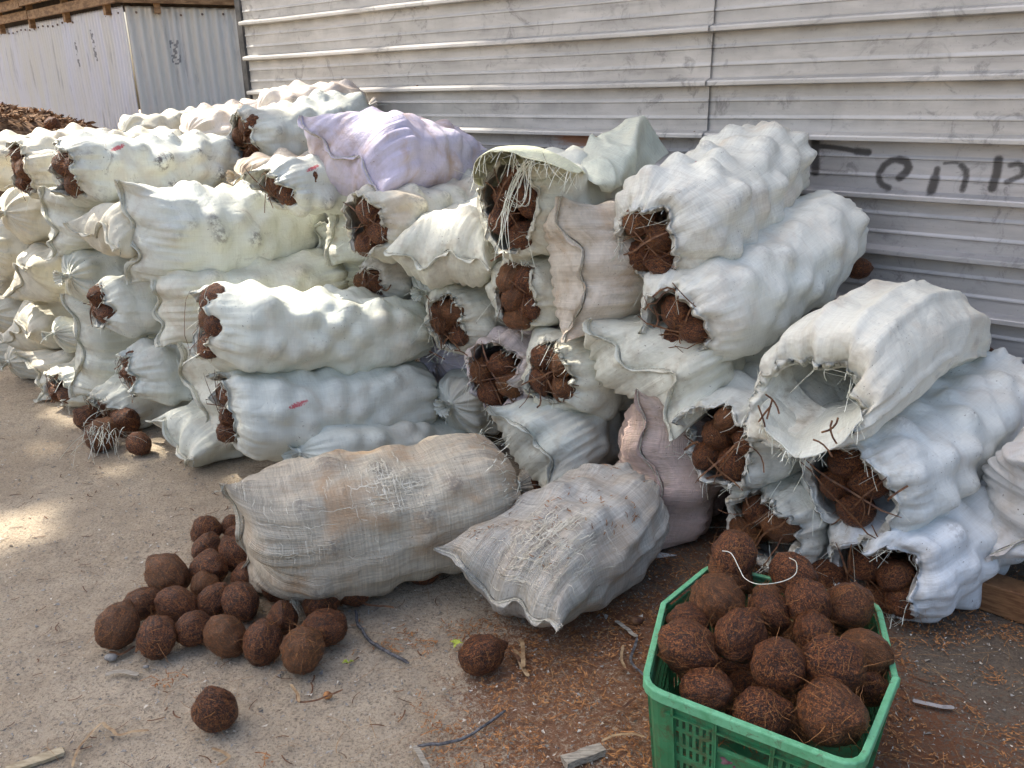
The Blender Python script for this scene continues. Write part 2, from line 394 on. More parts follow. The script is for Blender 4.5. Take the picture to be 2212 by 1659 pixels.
        if kind != 2: P = P + (noise(P*3.2+seed*.1, 7)*.011*min(1, k))[:, None]*(np.outer(ct, S_)+np.outer(st_, U_))
        nrm = np.outer(bx*wr, S_)+np.outer(by*hr, U_); nrm /= np.linalg.norm(nrm, axis=1)[:, None]
        if kind != 2:
            dth = (th[:, None]-nutp[None, :, 1]+math.pi) % (2*math.pi)-math.pi
            d2 = (dth*r)**2+(s-nutp[None, :, 0])**2
            g = ((nutp[None, :, 2]*np.exp(-d2/(2*.037**2)))**2.5).sum(1)**(1/2.5)
            fade = {0: 1., 1: k**1.2, 3: k, 4: k, 5: k}[kind]
            if front == 'tie' and kind == 0: fade = min(1, k)
            P = P + nrm*((g-.55)*amp*1.18*fade)[:, None]
            if kind in (3, 4): P = P + A*((-1 if kind == 3 else 1)*(g-.5)*amp*(1-k)*.8)[:, None]*k
            col[i, :, 0] = np.clip(g, 0, 1)*fade
            fold = 1-np.abs(noise(P*np.array([9,9,9])+seed, 4)); P = P + nrm*((fold**4)*.006*(1 if kind == 0 else .6))[:, None]
        if drape and kind != 2:
            q3 = np.stack([ct*2.3+u*1.2, st_*2.3-u*.8, np.full(nv, u*1.1+seed)], -1); fd = (1-np.abs(noise(q3, 31)))**5; P = P + nrm*((fd-.25)*drape*(.35+.65*min(1, k)))[:, None]
        if kind == 1: P = P + ((noise(P*46+seed, 11)*.010+noise(P*22+seed, 12)*.008)*(1-k)**.8)[:, None]*nrm
        col[i, :, 2] = max(math.exp(-max(0, s-.02)/.10) if front != 'none' else 0, math.exp(-max(0, L-s)/.12)) if kind != 2 else .3
        col[i, :, 1] = {0: 0., 1: (1-k)**1.2, 2: 1., 3: (1-k)**3, 4: (1-k)**3, 5: (1-k)**1.5}[kind]
        if front == 'tie' and i < 20: col[i, :, 1] = max(0, 1-k)**2
        V[i] = P; UVc[i, :, 0] = s; UVc[i, :, 1] = th*r
    idx = np.arange(nr*nv).reshape(nr, nv); F = []
    for i in range(nr-1):
        a = idx[i]; b = idx[i+1]
        F += list(zip(a, b, np.roll(b, -1), np.roll(a, -1)))
    Vf = V.reshape(-1, 3)
    # keep the lowest cloth on the ground
    Vf[:, 2] = np.where(Vf[:, 2] < .012, .012+(Vf[:, 2]-.012)*.05, Vf[:, 2])
    body = mk('body', Vf, F, FAB, root, uv=UVc.reshape(-1, 2), col=col.reshape(-1, 3))
    ul = body.data.uv_layers[0].data; buf = np.empty(len(ul)*2, dtype=np.float32); ul.foreach_get('uv', buf)
    buf = buf.reshape(-1, nv, 4, 2); buf[:, nv-1, 2:, 1] += 2*math.pi*r; ul.foreach_set('uv', buf.ravel())
    mark_v = (*mark, 1.) if mark else (0., 0., 0.)
    parts = [body]
    # ----- parts
    if front in ('seam',) or back == 'seam':
        for which in ([0] if front == 'seam' else [])+([1] if back == 'seam' else []):
            ring = V[0] if which == 0 else V[-1]; a0 = fseam if which == 0 else bs_
            pr = (bx*wr*math.cos(a0)+by*hr*math.sin(a0)); o_ = np.argsort(pr)
            half = np.array([ring[j] for j in o_]); nseg = 34; pts = []
            for t in np.linspace(0, 1, nseg):
                v_ = pr[o_][0]+(pr[o_][-1]-pr[o_][0])*t; wgt = np.exp(-((pr[o_]-v_)/.05)**2); pts.append((half*wgt[:, None]).sum(0)/wgt.sum())
            pts = np.array(pts); out = -A if which == 0 else A
            tn = np.gradient(pts, axis=0); tn /= np.linalg.norm(tn, axis=1)[:, None]; nn = np.cross(tn, out)
            q_ = np.linspace(0, 1, nseg)
            ruf = (np.sin(q_*26+lowph[0])+.6*np.sin(q_*47+lowph[1]))[:, None]
            mb = MB(); wd = .020+.006*np.sin(q_*17+lowph[2])[:, None]
            a1 = pts-out*.008; b1 = pts+out*wd*.55+nn*ruf*.004; c1 = pts+out*wd+nn*ruf*.011
            lay = np.concatenate([a1+nn*.003, b1+nn*.003, c1+nn*.001, c1-nn*.002, b1-nn*.003, a1-nn*.003])
            ff = [(k*nseg+j, k*nseg+j+1, ((k+1)%6)*nseg+j+1, ((k+1)%6)*nseg+j) for k in range(6) for j in range(nseg-1)]
            ff += [tuple(k*nseg for k in range(6))[::-1], tuple(k*nseg+nseg-1 for k in range(6))]
            mb.add(lay, ff); uvm = np.stack([np.tile(q_, 6)*r*2, np.repeat(np.arange(6)*.01, nseg)], -1)
            so_ = mb.build('seam', FAB, root, True, uv=uvm, col=np.tile([0, .6, 0], (len(lay), 1))); parts.append(so_)
            tb = MB()
            for sg in (1, -1): tb.tube(b1+nn*sg*.0045+rs.randn(nseg, 3)*.0006, .0018, 5)
            e = pts[-1]+np.cumsum(rs.randn(5, 3)*.006+out*.004-UP*.006, axis=0); tb.tube(np.vstack([pts[-1], e]), .0016, 4)
            tb.build('stitching', ROPE, root, True)
    if back in ('tie',) or front == 'tie':
        for which in ([0] if front == 'tie' else [])+([1] if back == 'tie' else []):
            tb = MB(); i0 = 3 if which == 0 else nr-3
            ring = V[i0]; c0 = ring.mean(0)
            for q in range(2): tb.tube(np.vstack([c0+(ring-c0)*1.06+A*.005*q, (c0+(ring-c0)*1.06+A*.005*q)[:1]])[::6], .0028, 5)
            for q in range(3):
                d = (A if which else -A)*rs.uniform(.01, .03)+rs.randn(3)*.02
                tb.ribbon(ring[rs.randint(nv)]+np.cumsum(np.vstack([np.zeros(3), d, d*.7-UP*.008, d*.5-UP*.012]), 0), .0035)
            tb.build('tie_cord', THREAD, root, True)
    if front == 'open':
        rim = V[7]; mc = rim.mean(0)
        if threads:
            mb = MB()
            for q in range(threads):
                j = rs.randint(nv) if rs.rand() < .4 else int(nv*(rs.choice([.2, .55, .8])+rs.randn()*.05)) % nv
                p0 = rim[j]; inw = (mc-p0); inw /= np.linalg.norm(inw); ln = rs.uniform(.012, .042)
                d = inw*rs.uniform(-.5, 1.0)-A*rs.uniform(.1, .9)+rs.randn(3)*.35; d /= np.linalg.norm(d); t = np.linspace(0, 1, 6)[:, None]
                cv = rs.randn(3)*.9
                mb.ribbon(p0+d*ln*t+cv*ln*t*t-UP*ln*.5*t*t, rs.uniform(.0014, .0028))
            mb.build('frayed_threads', THREAD, root)['kind'] = 'stuff'
        if lace:
            mb = MB()
            for q in range(lace):
                j = rs.randint(nv); j2 = (j+nv//2+int(rs.randn()*nv*.13)) % nv
                a1 = rim[j]; b1 = rim[j2]; dd = b1-a1; a1 = a1-dd*rs.uniform(.02, .10); b1 = b1+dd*rs.uniform(.02, .1)
                t = np.linspace(0, 1, 7)[:, None]; off = -A*(.015+.02*rs.rand())
                Pp = a1*(1-t)+b1*t + off*np.sin(t*math.pi)**.6 + rs.randn(7, 3)*.004
                mb.ribbon(Pp, rs.uniform(.0035, .008)*np.array([.5,.9,1,1,1,.9,.35]), None, -A+rs.randn(3)*.5)
            for q in range(int(lace*1.2)):
                c0 = mc + S_*rs.randn()*r*mouth[0]*.45 + U_*rs.randn()*r*mouth[1]*.45 - A*.004; d = rs.randn(3); d -= A*(d@A)*.8; d /= np.linalg.norm(d)
                ln = rs.uniform(.03, .07); t = np.linspace(-1, 1, 5)[:, None]
                mb.ribbon(c0+d*ln*t+rs.randn(3)*.01*t*t, rs.uniform(.003, .008), None, -A)
            mb.build('husk_lacing', STRIP, root)['kind'] = 'stuff'
        # coconuts in the mouth
        pts = []; mx, my, mox, moy = mouth; tries = 0
        while len(pts) < nuts and tries < 4000:
            tries += 1; a = rs.rand()*6.28; q = math.sqrt(rs.rand())
            p = np.array([math.cos(a)*q*max(.2*mx*r, mx*r-nsz*.62)+mox*r, math.sin(a)*q*max(.2*my*r, my*r-nsz*.62)+moy*r])
            if all(np.linalg.norm(p-o) > nsz*1.55*(.9995**tries) for o in pts): pts.append(p)
        pos = []
        for p in pts: pos.append(Fp+S_*p[0]+U_*p[1]+A*(.012+rs.rand()*.018 - lip*p[1]/r))
        names = {1: ['the only one'], 2: ['upper', 'lower'], 3: ['topmost', 'middle', 'lowest'], 4: ['topmost', 'second from top', 'third from top', 'lowest'],
                 5: ['topmost', 'second from top', 'middle', 'second from bottom', 'lowest'], 6: ['topmost','second from top','third from top','third from bottom','second from bottom','lowest']}
        pos.sort(key=lambda p: -p[2])
        for k, p in enumerate(pos):
            nut(p, nsz*rs.uniform(.92, 1.08), 'brown coconut in the mouth of %s, %s' % (short, names[len(pos)][k]) if len(pos) > 1 else 'brown coconut showing in the mouth of %s' % short, 'coconuts showing in the sack mouths')
        for k in range(deep):
            p = Fp + A*.145 + S_*(mox+(.42 if k == 0 else -.42))*r + U_*(moy+(.3 if k == 0 else -.3))*r
            nut(p, nsz, 'dark coconut deep inside the mouth of %s' % short, 'coconuts deep in the sacks')
    for p_ in parts: p_['tint'] = [float(x) for x in tint]; p_['grime'] = [float(scuff), float(dust), float(coarse)]; p_['mark'] = [float(x) for x in mark_v]
    SK[key] = dict(F=Fp, B=Bp, A=A, S=S_, U=U_, r=r, V=V, root=root, body=body)
    return root
# ------------------------------------------------------------------ ground
def ground():
    xs = np.concatenate([np.linspace(-80,-6,12)[:-1], np.linspace(-6,4,140), np.linspace(4,60,12)[1:]])
    ys = np.concatenate([np.linspace(-40,.6,10)[:-1], np.linspace(.6,9,130), np.linspace(9,120,12)[1:]])
    X, Y = np.meshgrid(xs, ys); Z = fbm(np.stack([X*1.3, Y*1.3, X*0], -1), 2, 4)*.006
    V = np.stack([X, Y, Z-.004], -1).reshape(-1, 3); nx = len(xs)
    F = [(j*nx+i, j*nx+i+1, (j+1)*nx+i+1, (j+1)*nx+i) for j in range(len(ys)-1) for i in range(nx-1)]
    # how stained with coir dust and damp soil: r coir dust, g dark soil
    xw, w = V@XW, DW-V@NW
    coir = np.exp(-((xw+.85)/.95)**2)*sst(w, 4.0, 2.6)*(1-sst(xw, .2, .9)*.3)
    nn = fbm(V*np.array([2,2,2]), 8, 4)
    coir = np.clip(coir*1.0+nn*.35, 0, 1)*sst(V[:,0], -1.15, .0)
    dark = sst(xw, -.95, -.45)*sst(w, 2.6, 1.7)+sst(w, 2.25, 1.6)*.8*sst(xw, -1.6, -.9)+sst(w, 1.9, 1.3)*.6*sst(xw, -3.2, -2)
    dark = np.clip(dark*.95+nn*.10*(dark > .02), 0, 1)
    m, nt, bs = newmat('packed_sand'); B = NB(nt); P = B.n('ShaderNodeTexCoord').outputs['Object']
    at_ = B.n('ShaderNodeAttribute', attribute_type='GEOMETRY', attribute_name='wear_shade'); sp = B.n('ShaderNodeSeparateColor'); B.l(at_.outputs['Color'], sp.inputs[0])
    big = B.noise(P, 1.6, 6, .6, .4); mid = B.noise(P, 9, 7, .7); fin = B.noise(P, 120, 5, .75); grit = B.noise(P, 330, 2, .5)
    c = B.mix(B.ramp(big, .35, .65), (.42,.335,.235), (.52,.43,.315))
    c = B.mix(B.math('MULTIPLY', B.ramp(mid, .45, .7), .5), c, (.27,.225,.17))
    c = B.mix(B.math('MULTIPLY', B.ramp(fin, .50, .62), .6), c, (.095,.075,.058))
    c = B.mix(B.math('MULTIPLY', B.ramp(grit, .66, .74), .55), c, (.62,.58,.50))
    sp2 = B.noise(P, 52, 4, .8); c = B.mix(B.math('MULTIPLY', B.ramp(sp2, .56, .68), .45), c, (.115,.09,.068)); c = B.mix(B.math('MULTIPLY', B.ramp(sp2, .44, .34), .25), c, (.62,.56,.45))
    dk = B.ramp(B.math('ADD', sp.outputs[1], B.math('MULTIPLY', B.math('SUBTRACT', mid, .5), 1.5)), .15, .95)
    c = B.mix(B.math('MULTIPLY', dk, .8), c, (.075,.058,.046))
    cf = B.noise(B.mapping(P, (1, 1, 1)), 46, 7, .8, 1.5)
    cz = B.ramp(B.math('ADD', cf, B.math('MULTIPLY', sp.outputs[0], .30)), .66, .80)
    cz = B.math('MULTIPLY', cz, B.ramp(B.math('ADD', sp.outputs[0], B.math('MULTIPLY', B.math('SUBTRACT', B.noise(P, 7, 6, .75), .5), 2.2)), .25, .75))
    c = B.mix(B.math('MULTIPLY', cz, .85), c, (.18,.070,.030))
    B.l(c, bs.inputs['Base Color']); bs.inputs['Roughness'].default_value = .85; bs.inputs['Specular IOR Level'].default_value = .2
    hh = B.math('ADD', B.math('MULTIPLY', fin, .5), B.math('MULTIPLY', grit, .3))
    B.l(B.bump(mid, .9, .022, B.bump(hh, 1., .011)), bs.inputs['Normal'])
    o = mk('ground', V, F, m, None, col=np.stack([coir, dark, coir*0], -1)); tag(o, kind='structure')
ground()

# ------------------------------------------------------------------ big metal wall
def sheet_material(name, c1, c2, metal, graffiti=False):
    m, nt, bs = newmat(name); B = NB(nt); tc = B.n('ShaderNodeTexCoord'); uv = tc.outputs['UV']; P = tc.outputs['Object']
    f = B.noise(B.mapping(uv, (1.2, 5, 1)), 1.6, 6, .65, .3); s = B.noise(B.mapping(uv, (1.5, 26, 1)), 1., 6, .7)
    c = B.mix(B.ramp(f, .35, .68), c1, c2)
    c = B.mix(B.math('MULTIPLY', B.ramp(s, .50, .75), .30), c, (.20,.19,.19))
    g = B.noise(uv, 9, 7, .72, 1.4); c = B.mix(B.math('MULTIPLY', B.math('MULTIPLY', B.ramp(g, .52, .66), B.ramp(B.noise(uv, 2.2, 3), .38, .60)), .5), c, (.105,.10,.098))
    g2 = B.noise(uv, 60, 4, .7); c = B.mix(B.math('MULTIPLY', B.ramp(g2, .60, .70), .3), c, (.13,.12,.12))
    w0 = B.n('ShaderNodeAttribute', attribute_type='GEOMETRY', attribute_name='wear_shade'); s0 = B.n('ShaderNodeSeparateColor'); B.l(w0.outputs['Color'], s0.inputs[0])
    c = B.mix(B.math('MULTIPLY', B.math('MULTIPLY', s0.outputs[2], B.ramp(B.noise(B.mapping(uv, (3, 1, 1)), 2., 4), .30, .65)), .42), c, (.10,.095,.09))  # painted shade under the ribs, broken up by noise
    if graffiti:
        wa = B.n('ShaderNodeAttribute', attribute_type='GEOMETRY', attribute_name='wear_shade'); sp = B.n('ShaderNodeSeparateColor'); B.l(wa.outputs['Color'], sp.inputs[0])
        gr = B.math('ADD', sp.outputs[0], B.math('MULTIPLY', B.math('SUBTRACT', B.noise(uv, 160, 3, .8), .5), .5))
        c = B.mix(B.math('MULTIPLY', B.ramp(gr, .20, .95), .84), c, (.018,.014,.012))
        c = B.mix(B.math('MULTIPLY', B.ramp(B.math('ADD', sp.outputs[1], B.math('MULTIPLY', B.noise(B.mapping(uv, (6, 30, 1)), 1., 5, .7), .9)), .85, 1.15), .8), c, (.30,.115,.035))
    B.l(c, bs.inputs['Base Color']); bs.inputs['Metallic'].default_value = metal
    B.l(B.math('ADD', B.math('MULTIPLY', g, .25), .36), bs.inputs['Roughness']); bs.inputs['Specular IOR Level'].default_value = .4
    B.l(B.bump(f, .25, .01, B.bump(g2, .15, .001)), bs.inputs['Normal'])
    return m
WALLM = sheet_material('weathered_sheet_metal', (.43,.415,.385), (.54,.52,.485), .35)
WALLG = sheet_material('weathered_sheet_metal_marked', (.37,.365,.36), (.475,.46,.45), .38, True)
STROKES = []
def stroke(pts, w, s=1.): STROKES.append(([towall(atw(1474.7+x/3, y/3, .0))[::2] for x, y in pts], w, s))
stroke([(852,925),(850,1000),(852,1115)], .017); stroke([(865,950),(960,958),(1060,972),(1120,985)], .009); stroke([(1120,985),(1195,992)], .013)
stroke([(890,1108),(960,1115),(1060,1120)], .006, .55)
stroke([(1330,1222),(1290,1205),(1268,1175),(1266,1130),(1300,1075),(1345,1045),(1400,1036)], .012, .9); stroke([(1400,1040),(1445,1052),(1460,1090),(1440,1125),(1400,1155)], .014); stroke([(1285,1135),(1350,1140),(1420,1142)], .006, .6); stroke([(1345,1225),(1400,1228),(1450,1250)], .008, .42)
stroke([(1645,1100),(1632,1160)], .011, .9); stroke([(1632,1160),(1608,1235)], .016)
stroke([(1690,1062),(1740,1058),(1780,1060)], .006, .75); stroke([(1800,1075),(1832,1110),(1832,1160),(1808,1235)], .011, .85)
stroke([(2042,1040),(2030,1130),(2000,1225)], .014); stroke([(2120,1075),(2170,1062),(2205,1085),(2195,1140),(2150,1160),(2095,1185)], .010, .8)
def strokefield(X, Z):
    r = np.zeros(X.shape)
    for pts, w, s in STROKES:
        for (x0, z0), (x1, z1) in zip(pts[:-1], pts[1:]):
            dx, dz = x1-x0, z1-z0; t = np.clip(((X-x0)*dx+(Z-z0)*dz)/(dx*dx+dz*dz+1e-9), 0, 1)
            d = np.hypot(X-x0-t*dx, Z-z0-t*dz); r = np.maximum(r, s*(1-sst(d, w*.35, w*2.1)))
    return r
RIB0, RSP = 1.845, .2255
def wprof(z):
    t = ((z-RIB0)/RSP) % 1.0; m_ = (t if t < .5 else t-1)*RSP       # metres above the nearest rib
    d = 0.
    if -.016 < m_ < .026:
        d = .046*(sst(m_, -.016, -.013) if m_ < -.005 else (1-sst(m_, .006, .020)))
    for fr in (.33, .66):
        e = (t-fr)*RSP
        if -.012 < e < .014: d += .0045*(sst(e, -.0065, -.004) if e < 0 else 1-sst(e, .0, .012))
    return float(d)
wall_root = empty('sheet_metal_wall', W(-3, 0, 0), 'tall wall of horizontal ribbed grey metal sheets behind the sacks', 'wall')
def wall_panel(x0, x1, z0, z1, d0, mat, fine=False):
    zs = sorted(set([round(z, 4) for k in range(-12, 12) for m_ in (-.016,-.0135,-.011,-.005,.002,.008,.014,.020,.026) for z in [RIB0+k*RSP+m_]] +
        [round(RIB0+k*RSP+fr*RSP+e, 4) for k in range(-12, 12) for fr in (.33,.66) for e in (-.0125,-.0065,-.004,.0,.004,.008,.012)] +
        ([round(z, 4) for z in np.arange(z0, z1, .006)] if fine else []) + [z0, z1]))
    zs = [z for z in zs if z0 <= z <= z1]
    xs = np.linspace(x0, x1, int((x1-x0)/.12)+2)
    if fine: xs = np.concatenate([np.arange(x0, -1.75, .1), np.arange(-1.75, -.30, .006), np.arange(-.30, x1, .1)])
    X, Z = np.meshgrid(xs, zs); D = np.array([wprof(z) for z in zs])[:, None]+0*X
    dent = fbm(np.stack([X*1.1, Z*.6, X*0+d0*50], -1), 6, 3)*.007
    Wd = d0+D+dent; wob = noise(np.stack([X*.8, Z*0, X*0], -1), 4)*.004
    V = (XW[None, None]*X[..., None]+NW[None, None]*(DW-Wd)[..., None]+UP[None, None]*(Z+wob)[..., None]).reshape(-1, 3); nx = len(xs)
    F = [(j*nx+i, j*nx+i+1, (j+1)*nx+i+1, (j+1)*nx+i) for j in range(len(zs)-1) for i in range(nx-1)]
    col = np.zeros((len(V), 3)); col[:, 0] = strokefield(X, Z).ravel()
    rust = (sst(Z, 1.28, 1.36)*(1-sst(Z, 1.38, 1.42))*np.exp(-((X+2.45)/.42)**2)); col[:, 1] = rust.ravel()
    def rib_shade(z):  # shadow lines put into the colour below main and minor ribs
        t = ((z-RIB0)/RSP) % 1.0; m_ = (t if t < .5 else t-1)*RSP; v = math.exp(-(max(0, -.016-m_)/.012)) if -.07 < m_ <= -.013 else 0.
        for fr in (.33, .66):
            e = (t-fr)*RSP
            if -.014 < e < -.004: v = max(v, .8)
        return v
    col[:, 2] = np.repeat([rib_shade(z) for z in zs], nx)
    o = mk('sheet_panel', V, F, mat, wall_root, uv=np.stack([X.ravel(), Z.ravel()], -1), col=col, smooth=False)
    md = o.modifiers.new('thickness', 'SOLIDIFY'); md.thickness = .0015; md.offset = 0
    return o
JX = -1.85
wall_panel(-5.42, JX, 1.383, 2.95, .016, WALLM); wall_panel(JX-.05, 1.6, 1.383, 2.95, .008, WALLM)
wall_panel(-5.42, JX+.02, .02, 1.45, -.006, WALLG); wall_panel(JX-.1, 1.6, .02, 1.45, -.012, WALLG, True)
mb = MB(); mb.box(W(-5.46, .0, 1.5), XW*.03, NW*.03, UP*1.45); mb.build('corner_post', simple('dark_steel', (.035,.035,.035), (.10,.095,.09), 9, .6, .2), wall_root)
RUST = simple('rusty_iron', (.10,.035,.015), (.22,.08,.03), 200, .8, .4)
for x, y in ((895,13),(897,104),(901,188),(1508,63),(1513,180),(952,275),(1500,288)):
    p = towall(atw(x, y, .035)); mb = MB(); c = W(p[0], .030, p[2]); mb.tube(np.array([c, c-NW*.008, c-NW*.013]), [.011,.010,.005], 8); mb.build('screw', RUST, wall_root)

# ------------------------------------------------------------------ far shed of corrugated sheets
def shed():
    c0 = at(282, 100, 8.4)*np.array([1,1,0]); dl = ray(-895, 203)*[1,1,0]; dl /= np.linalg.norm(dl); dr = ray(4900, 240)*[1,1,0]; dr /= np.linalg.norm(dr)
    top = 1.6+8.4*(ray(282, 17)[2]-0)*1.0
    zt = top
    root = empty('corrugated_shed', c0, 'far shed clad in upright corrugated pale metal sheets under timber slats', 'shed')
    m, nt, bs = newmat('corrugated_sheet'); B = NB(nt); uv = B.n('ShaderNodeTexCoord').outputs['UV']
    f = B.noise(B.mapping(uv, (3, .5, 1)), 1.5, 5, .6); s = B.noise(B.mapping(uv, (14, 1.2, 1)), 1., 5, .7)
    oc = B.oattr('tint').outputs['Color']
    c = B.mix(B.ramp(f, .3, .7), oc, (.62,.61,.57)); c = B.mix(B.math('MULTIPLY', B.ramp(s, .52, .70), .5), c, (.20,.20,.22))
    wa = B.n('ShaderNodeAttribute', attribute_type='GEOMETRY', attribute_name='wear_shade'); sp = B.n('ShaderNodeSeparateColor'); B.l(wa.outputs['Color'], sp.inputs[0])
    c = B.mix(B.math('MULTIPLY', B.ramp(B.math('ADD', sp.outputs[0], B.math('MULTIPLY', B.math('SUBTRACT', B.noise(uv, 45, 3, .8), .5), 1.2)), .5, .7), .75), c, (.12,.12,.13))
    B.l(c, bs.inputs['Base Color']); bs.inputs['Metallic'].default_value = .25; bs.inputs['Roughness'].default_value = .45
    NAIL = simple('nail_head', (.12,.08,.06), (.25,.2,.17), 90, .7, 0)
    def face(d, L, pitch, amp, tint, seams, stamps):
        out = np.cross(d, UP); out = out if out@(CAM-c0) > 0 else -out
        xs = np.arange(0, L, pitch/8); off = amp*np.sin(xs/pitch*2*math.pi)+fbm(np.stack([xs*.7, xs*0, xs*0], -1), 3, 2)*.01
        for s0 in seams: off = off+.012*(xs < s0)
        zs = np.concatenate([np.linspace(0, zt*.4, 4), np.arange(zt*.4+.02, zt+.02, .02)]); V = []; cc = []
        for z in zs:
            for x, o in zip(xs, off):
                V.append(c0+d*x+out*(o+.004*math.sin(z*5+x*3))+UP*z)
        X, Z = np.meshgrid(xs, zs); col = np.zeros((X.size, 3))
        for sx, sz, sw, sh in stamps: col[:, 0] = np.maximum(col[:, 0], ((abs(X-sx) < sw)*(abs(Z-sz) < sh)*(.55+.45*np.sign(np.sin(Z*70)*np.sin(X*90+Z*30)))).ravel())
        nx = len(xs); F = [(j*nx+i, j*nx+i+1, (j+1)*nx+i+1, (j+1)*nx+i) for j in range(len(zs)-1) for i in range(nx-1)]
        o = mk('sheet_cladding', V, F, m, root, uv=np.stack([X.ravel(), Z.ravel()], -1), col=col); o['tint'] = tint
        md = o.modifiers.new('thickness', 'SOLIDIFY'); md.thickness = .002
        for x in np.arange(.1, L-.1, pitch*2):
            if x > 4.2: break
            mb = MB(); p = c0+d*x+out*(amp+.014)+UP*(zt-.06+.01*math.sin(x*9)); mb.tube(np.array([p, p+out*.012]), [.013,.009], 6); mb.build('nail', NAIL, root)
        for k, (z0, h, o_) in enumerate(((zt+.03,.045,.10),(zt+.155,.05,.17),(zt+.29,.05,.25),(zt+.43,.06,.33))):
            mb = MB(); x0 = -o_ if k % 2 == 0 else -o_+.06
            for seg in np.arange(0, L, 2.4):
                l = min(2.4, L-seg)/2; mb.box(c0+d*(seg+l+(x0 if seg == 0 else 0)*.5)+out*o_+UP*(z0+h+.015*math.sin(seg+k)), d*(l-.01-(x0*.5 if seg == 0 else 0)), out*.02, UP*h)
            mb.build('eave_board', PALW, root)
        for x in np.arange(.3, L, 1.1): mb = MB(); mb.box(c0+d*x+out*.05+UP*(zt+.3), d*.03, out*.03, UP*.36); mb.build('roof_strut', PALW, root)
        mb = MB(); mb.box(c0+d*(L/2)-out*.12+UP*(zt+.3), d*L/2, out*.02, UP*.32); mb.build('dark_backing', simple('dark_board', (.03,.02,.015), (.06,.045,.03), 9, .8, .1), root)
        mb = MB(); mb.box(c0+d*(L/2-.2)+out*.0+UP*(zt+.72), d*(L/2+.25), out*.5, UP*.03); mb.build('roof', simple('roof_tin', (.20,.18,.16), (.32,.29,.25), 9, .6, .1), root)
    PALW = simple('brown_timber', (.17,.095,.045), (.36,.22,.11), 5, .75, .4, (2,2,6))
    face(dl, 6.5, .076, .009, (.62,.63,.70), (1.25, 2.6), ((.85,zt-.33,.03,.16),(1.35,zt-.38,.035,.18)))
    face(dr, 4.5, .105, .016, (.63,.61,.54), (.35,), ((.42,zt-.42,.05,.12),))
shed()

# ------------------------------------------------------------------ the sacks
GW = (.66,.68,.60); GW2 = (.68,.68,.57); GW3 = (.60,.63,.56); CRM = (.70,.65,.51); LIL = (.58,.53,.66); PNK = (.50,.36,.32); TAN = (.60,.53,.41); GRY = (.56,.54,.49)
def P(px, py, w): return atw(px, py, w)
def D(F, dx=0, dw=-.92, dz=0.): return F+XW*dx-NW*dw+UP*dz
def mks(key, F, B=None, **k):
    F = P(*F); B = P(*B) if isinstance(B, tuple) and len(B) == 3 and B[0] > 5 else D(F, *(B[1:] if B else ()))
    return sack(key, F, B, **k)
d = 0
# left block, rear row
mks('S3', (265,298,.95), (d,.0,-.85,.02), r=.17, front='tie', back='seam', tint=CRM, label='sunlit white sack lying behind the stack, below the corner of the far shed', short='the rear sack')
mks('S3b', (400,300,.95), (d,.0,-.85,.08), r=.19, front='tie', back='tie', tint=(.72,.62,.52), dust=.5, label='cream sack with brown dust on the back row, left of the topmost open sack', short='')
mks('S4', (530,300,1.0), (782,248,.1), r=.185, front='open', back='tie', tint=GW, mouth=(.52,.72,.0,.0), nuts=4, tear=.02, lip=.01, label='highest white sack at the back of the left stack, coconuts in its mouth', short='the highest rear sack')
mks('S4b', (560,262,.7), (d,.25,-.6,.08), r=.19, front='tie', tint=(.70,.60,.52), dust=.5, label='pinkish cream sack peeping over the highest rear sack by the wall', short='')
mks('S5', (745,335,1.25), (1000,352,.3), r=.215, front='seam', back='tie', seam=-38, wr=1.15, hr=.95, tint=LIL, dust=.75, scuff=.1, amp=0.032, label='lilac white sack stained with brown dust, lying on the stack against the wall', short='')
mks('S6', (598,397,1.45), (d,.0,-.85,-.05), r=.145, front='open', mouth=(.75,.5,0,-.1), nuts=3, lip=.05, tear=.04, tint=GW, mark=(.12,.10), label='small red marked sack with a low open mouth below the highest rear sack', short='the small sack with a red mark')
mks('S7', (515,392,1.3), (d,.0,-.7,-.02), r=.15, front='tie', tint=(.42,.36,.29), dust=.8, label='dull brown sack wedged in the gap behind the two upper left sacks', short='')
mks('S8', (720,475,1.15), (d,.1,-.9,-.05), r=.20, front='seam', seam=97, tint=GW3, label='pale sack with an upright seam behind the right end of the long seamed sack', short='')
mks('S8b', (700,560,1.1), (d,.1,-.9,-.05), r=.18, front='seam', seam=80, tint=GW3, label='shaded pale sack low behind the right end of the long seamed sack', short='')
# left block, front row
mks('S1', (48,370,1.95), (d,-.10,-.95,.03), r=.17, front='open', mouth=(.50,.75,0,0), nuts=4, tint=CRM, threads=40, label='topmost sack at the left edge of the photo with coconuts bulging from its torn mouth', short='the top left edge sack')
mks('S1b', (-80,350,1.95), (d,-.10,-.95,.0), r=.17, front='tie', tint=CRM, label='sunlit cream sack cut by the left edge beside the top sack', short='')
mks('S2', (145,365,1.97), (498,348,1.0), r=.178, front='open', mouth=(.42,.62,.0,.0), nuts=3, tint=GW, scuff=1.1, tear=.035, mark=(.17,.12), label='white sack covered in grey scuffs with a red mark, topmost in the front row', short='the scuffed top sack')
mks('L5', (290,512,1.90), (692,470,.95), r=.202, front='seam', back='tie', seam=80, wr=1.0, hr=1.1, tint=GW, scuff=.7, label='long white sack with a dark spotted side and an upright seam at its left end', short='')
mks('S9', (210,500,1.99), (d,-.05,-.9,0), r=.150, front='seam', seam=-12, tint=CRM, scuff=.7, label='short white sack end with a level seam, left of the long seamed sack', short='')
mks('S10', (112,480,1.95), (d,-.05,-.92,0), r=.175, front='seam', seam=78, tint=GW2, label='white sack with a wavy upright seam under the scuffed top sack', short='')
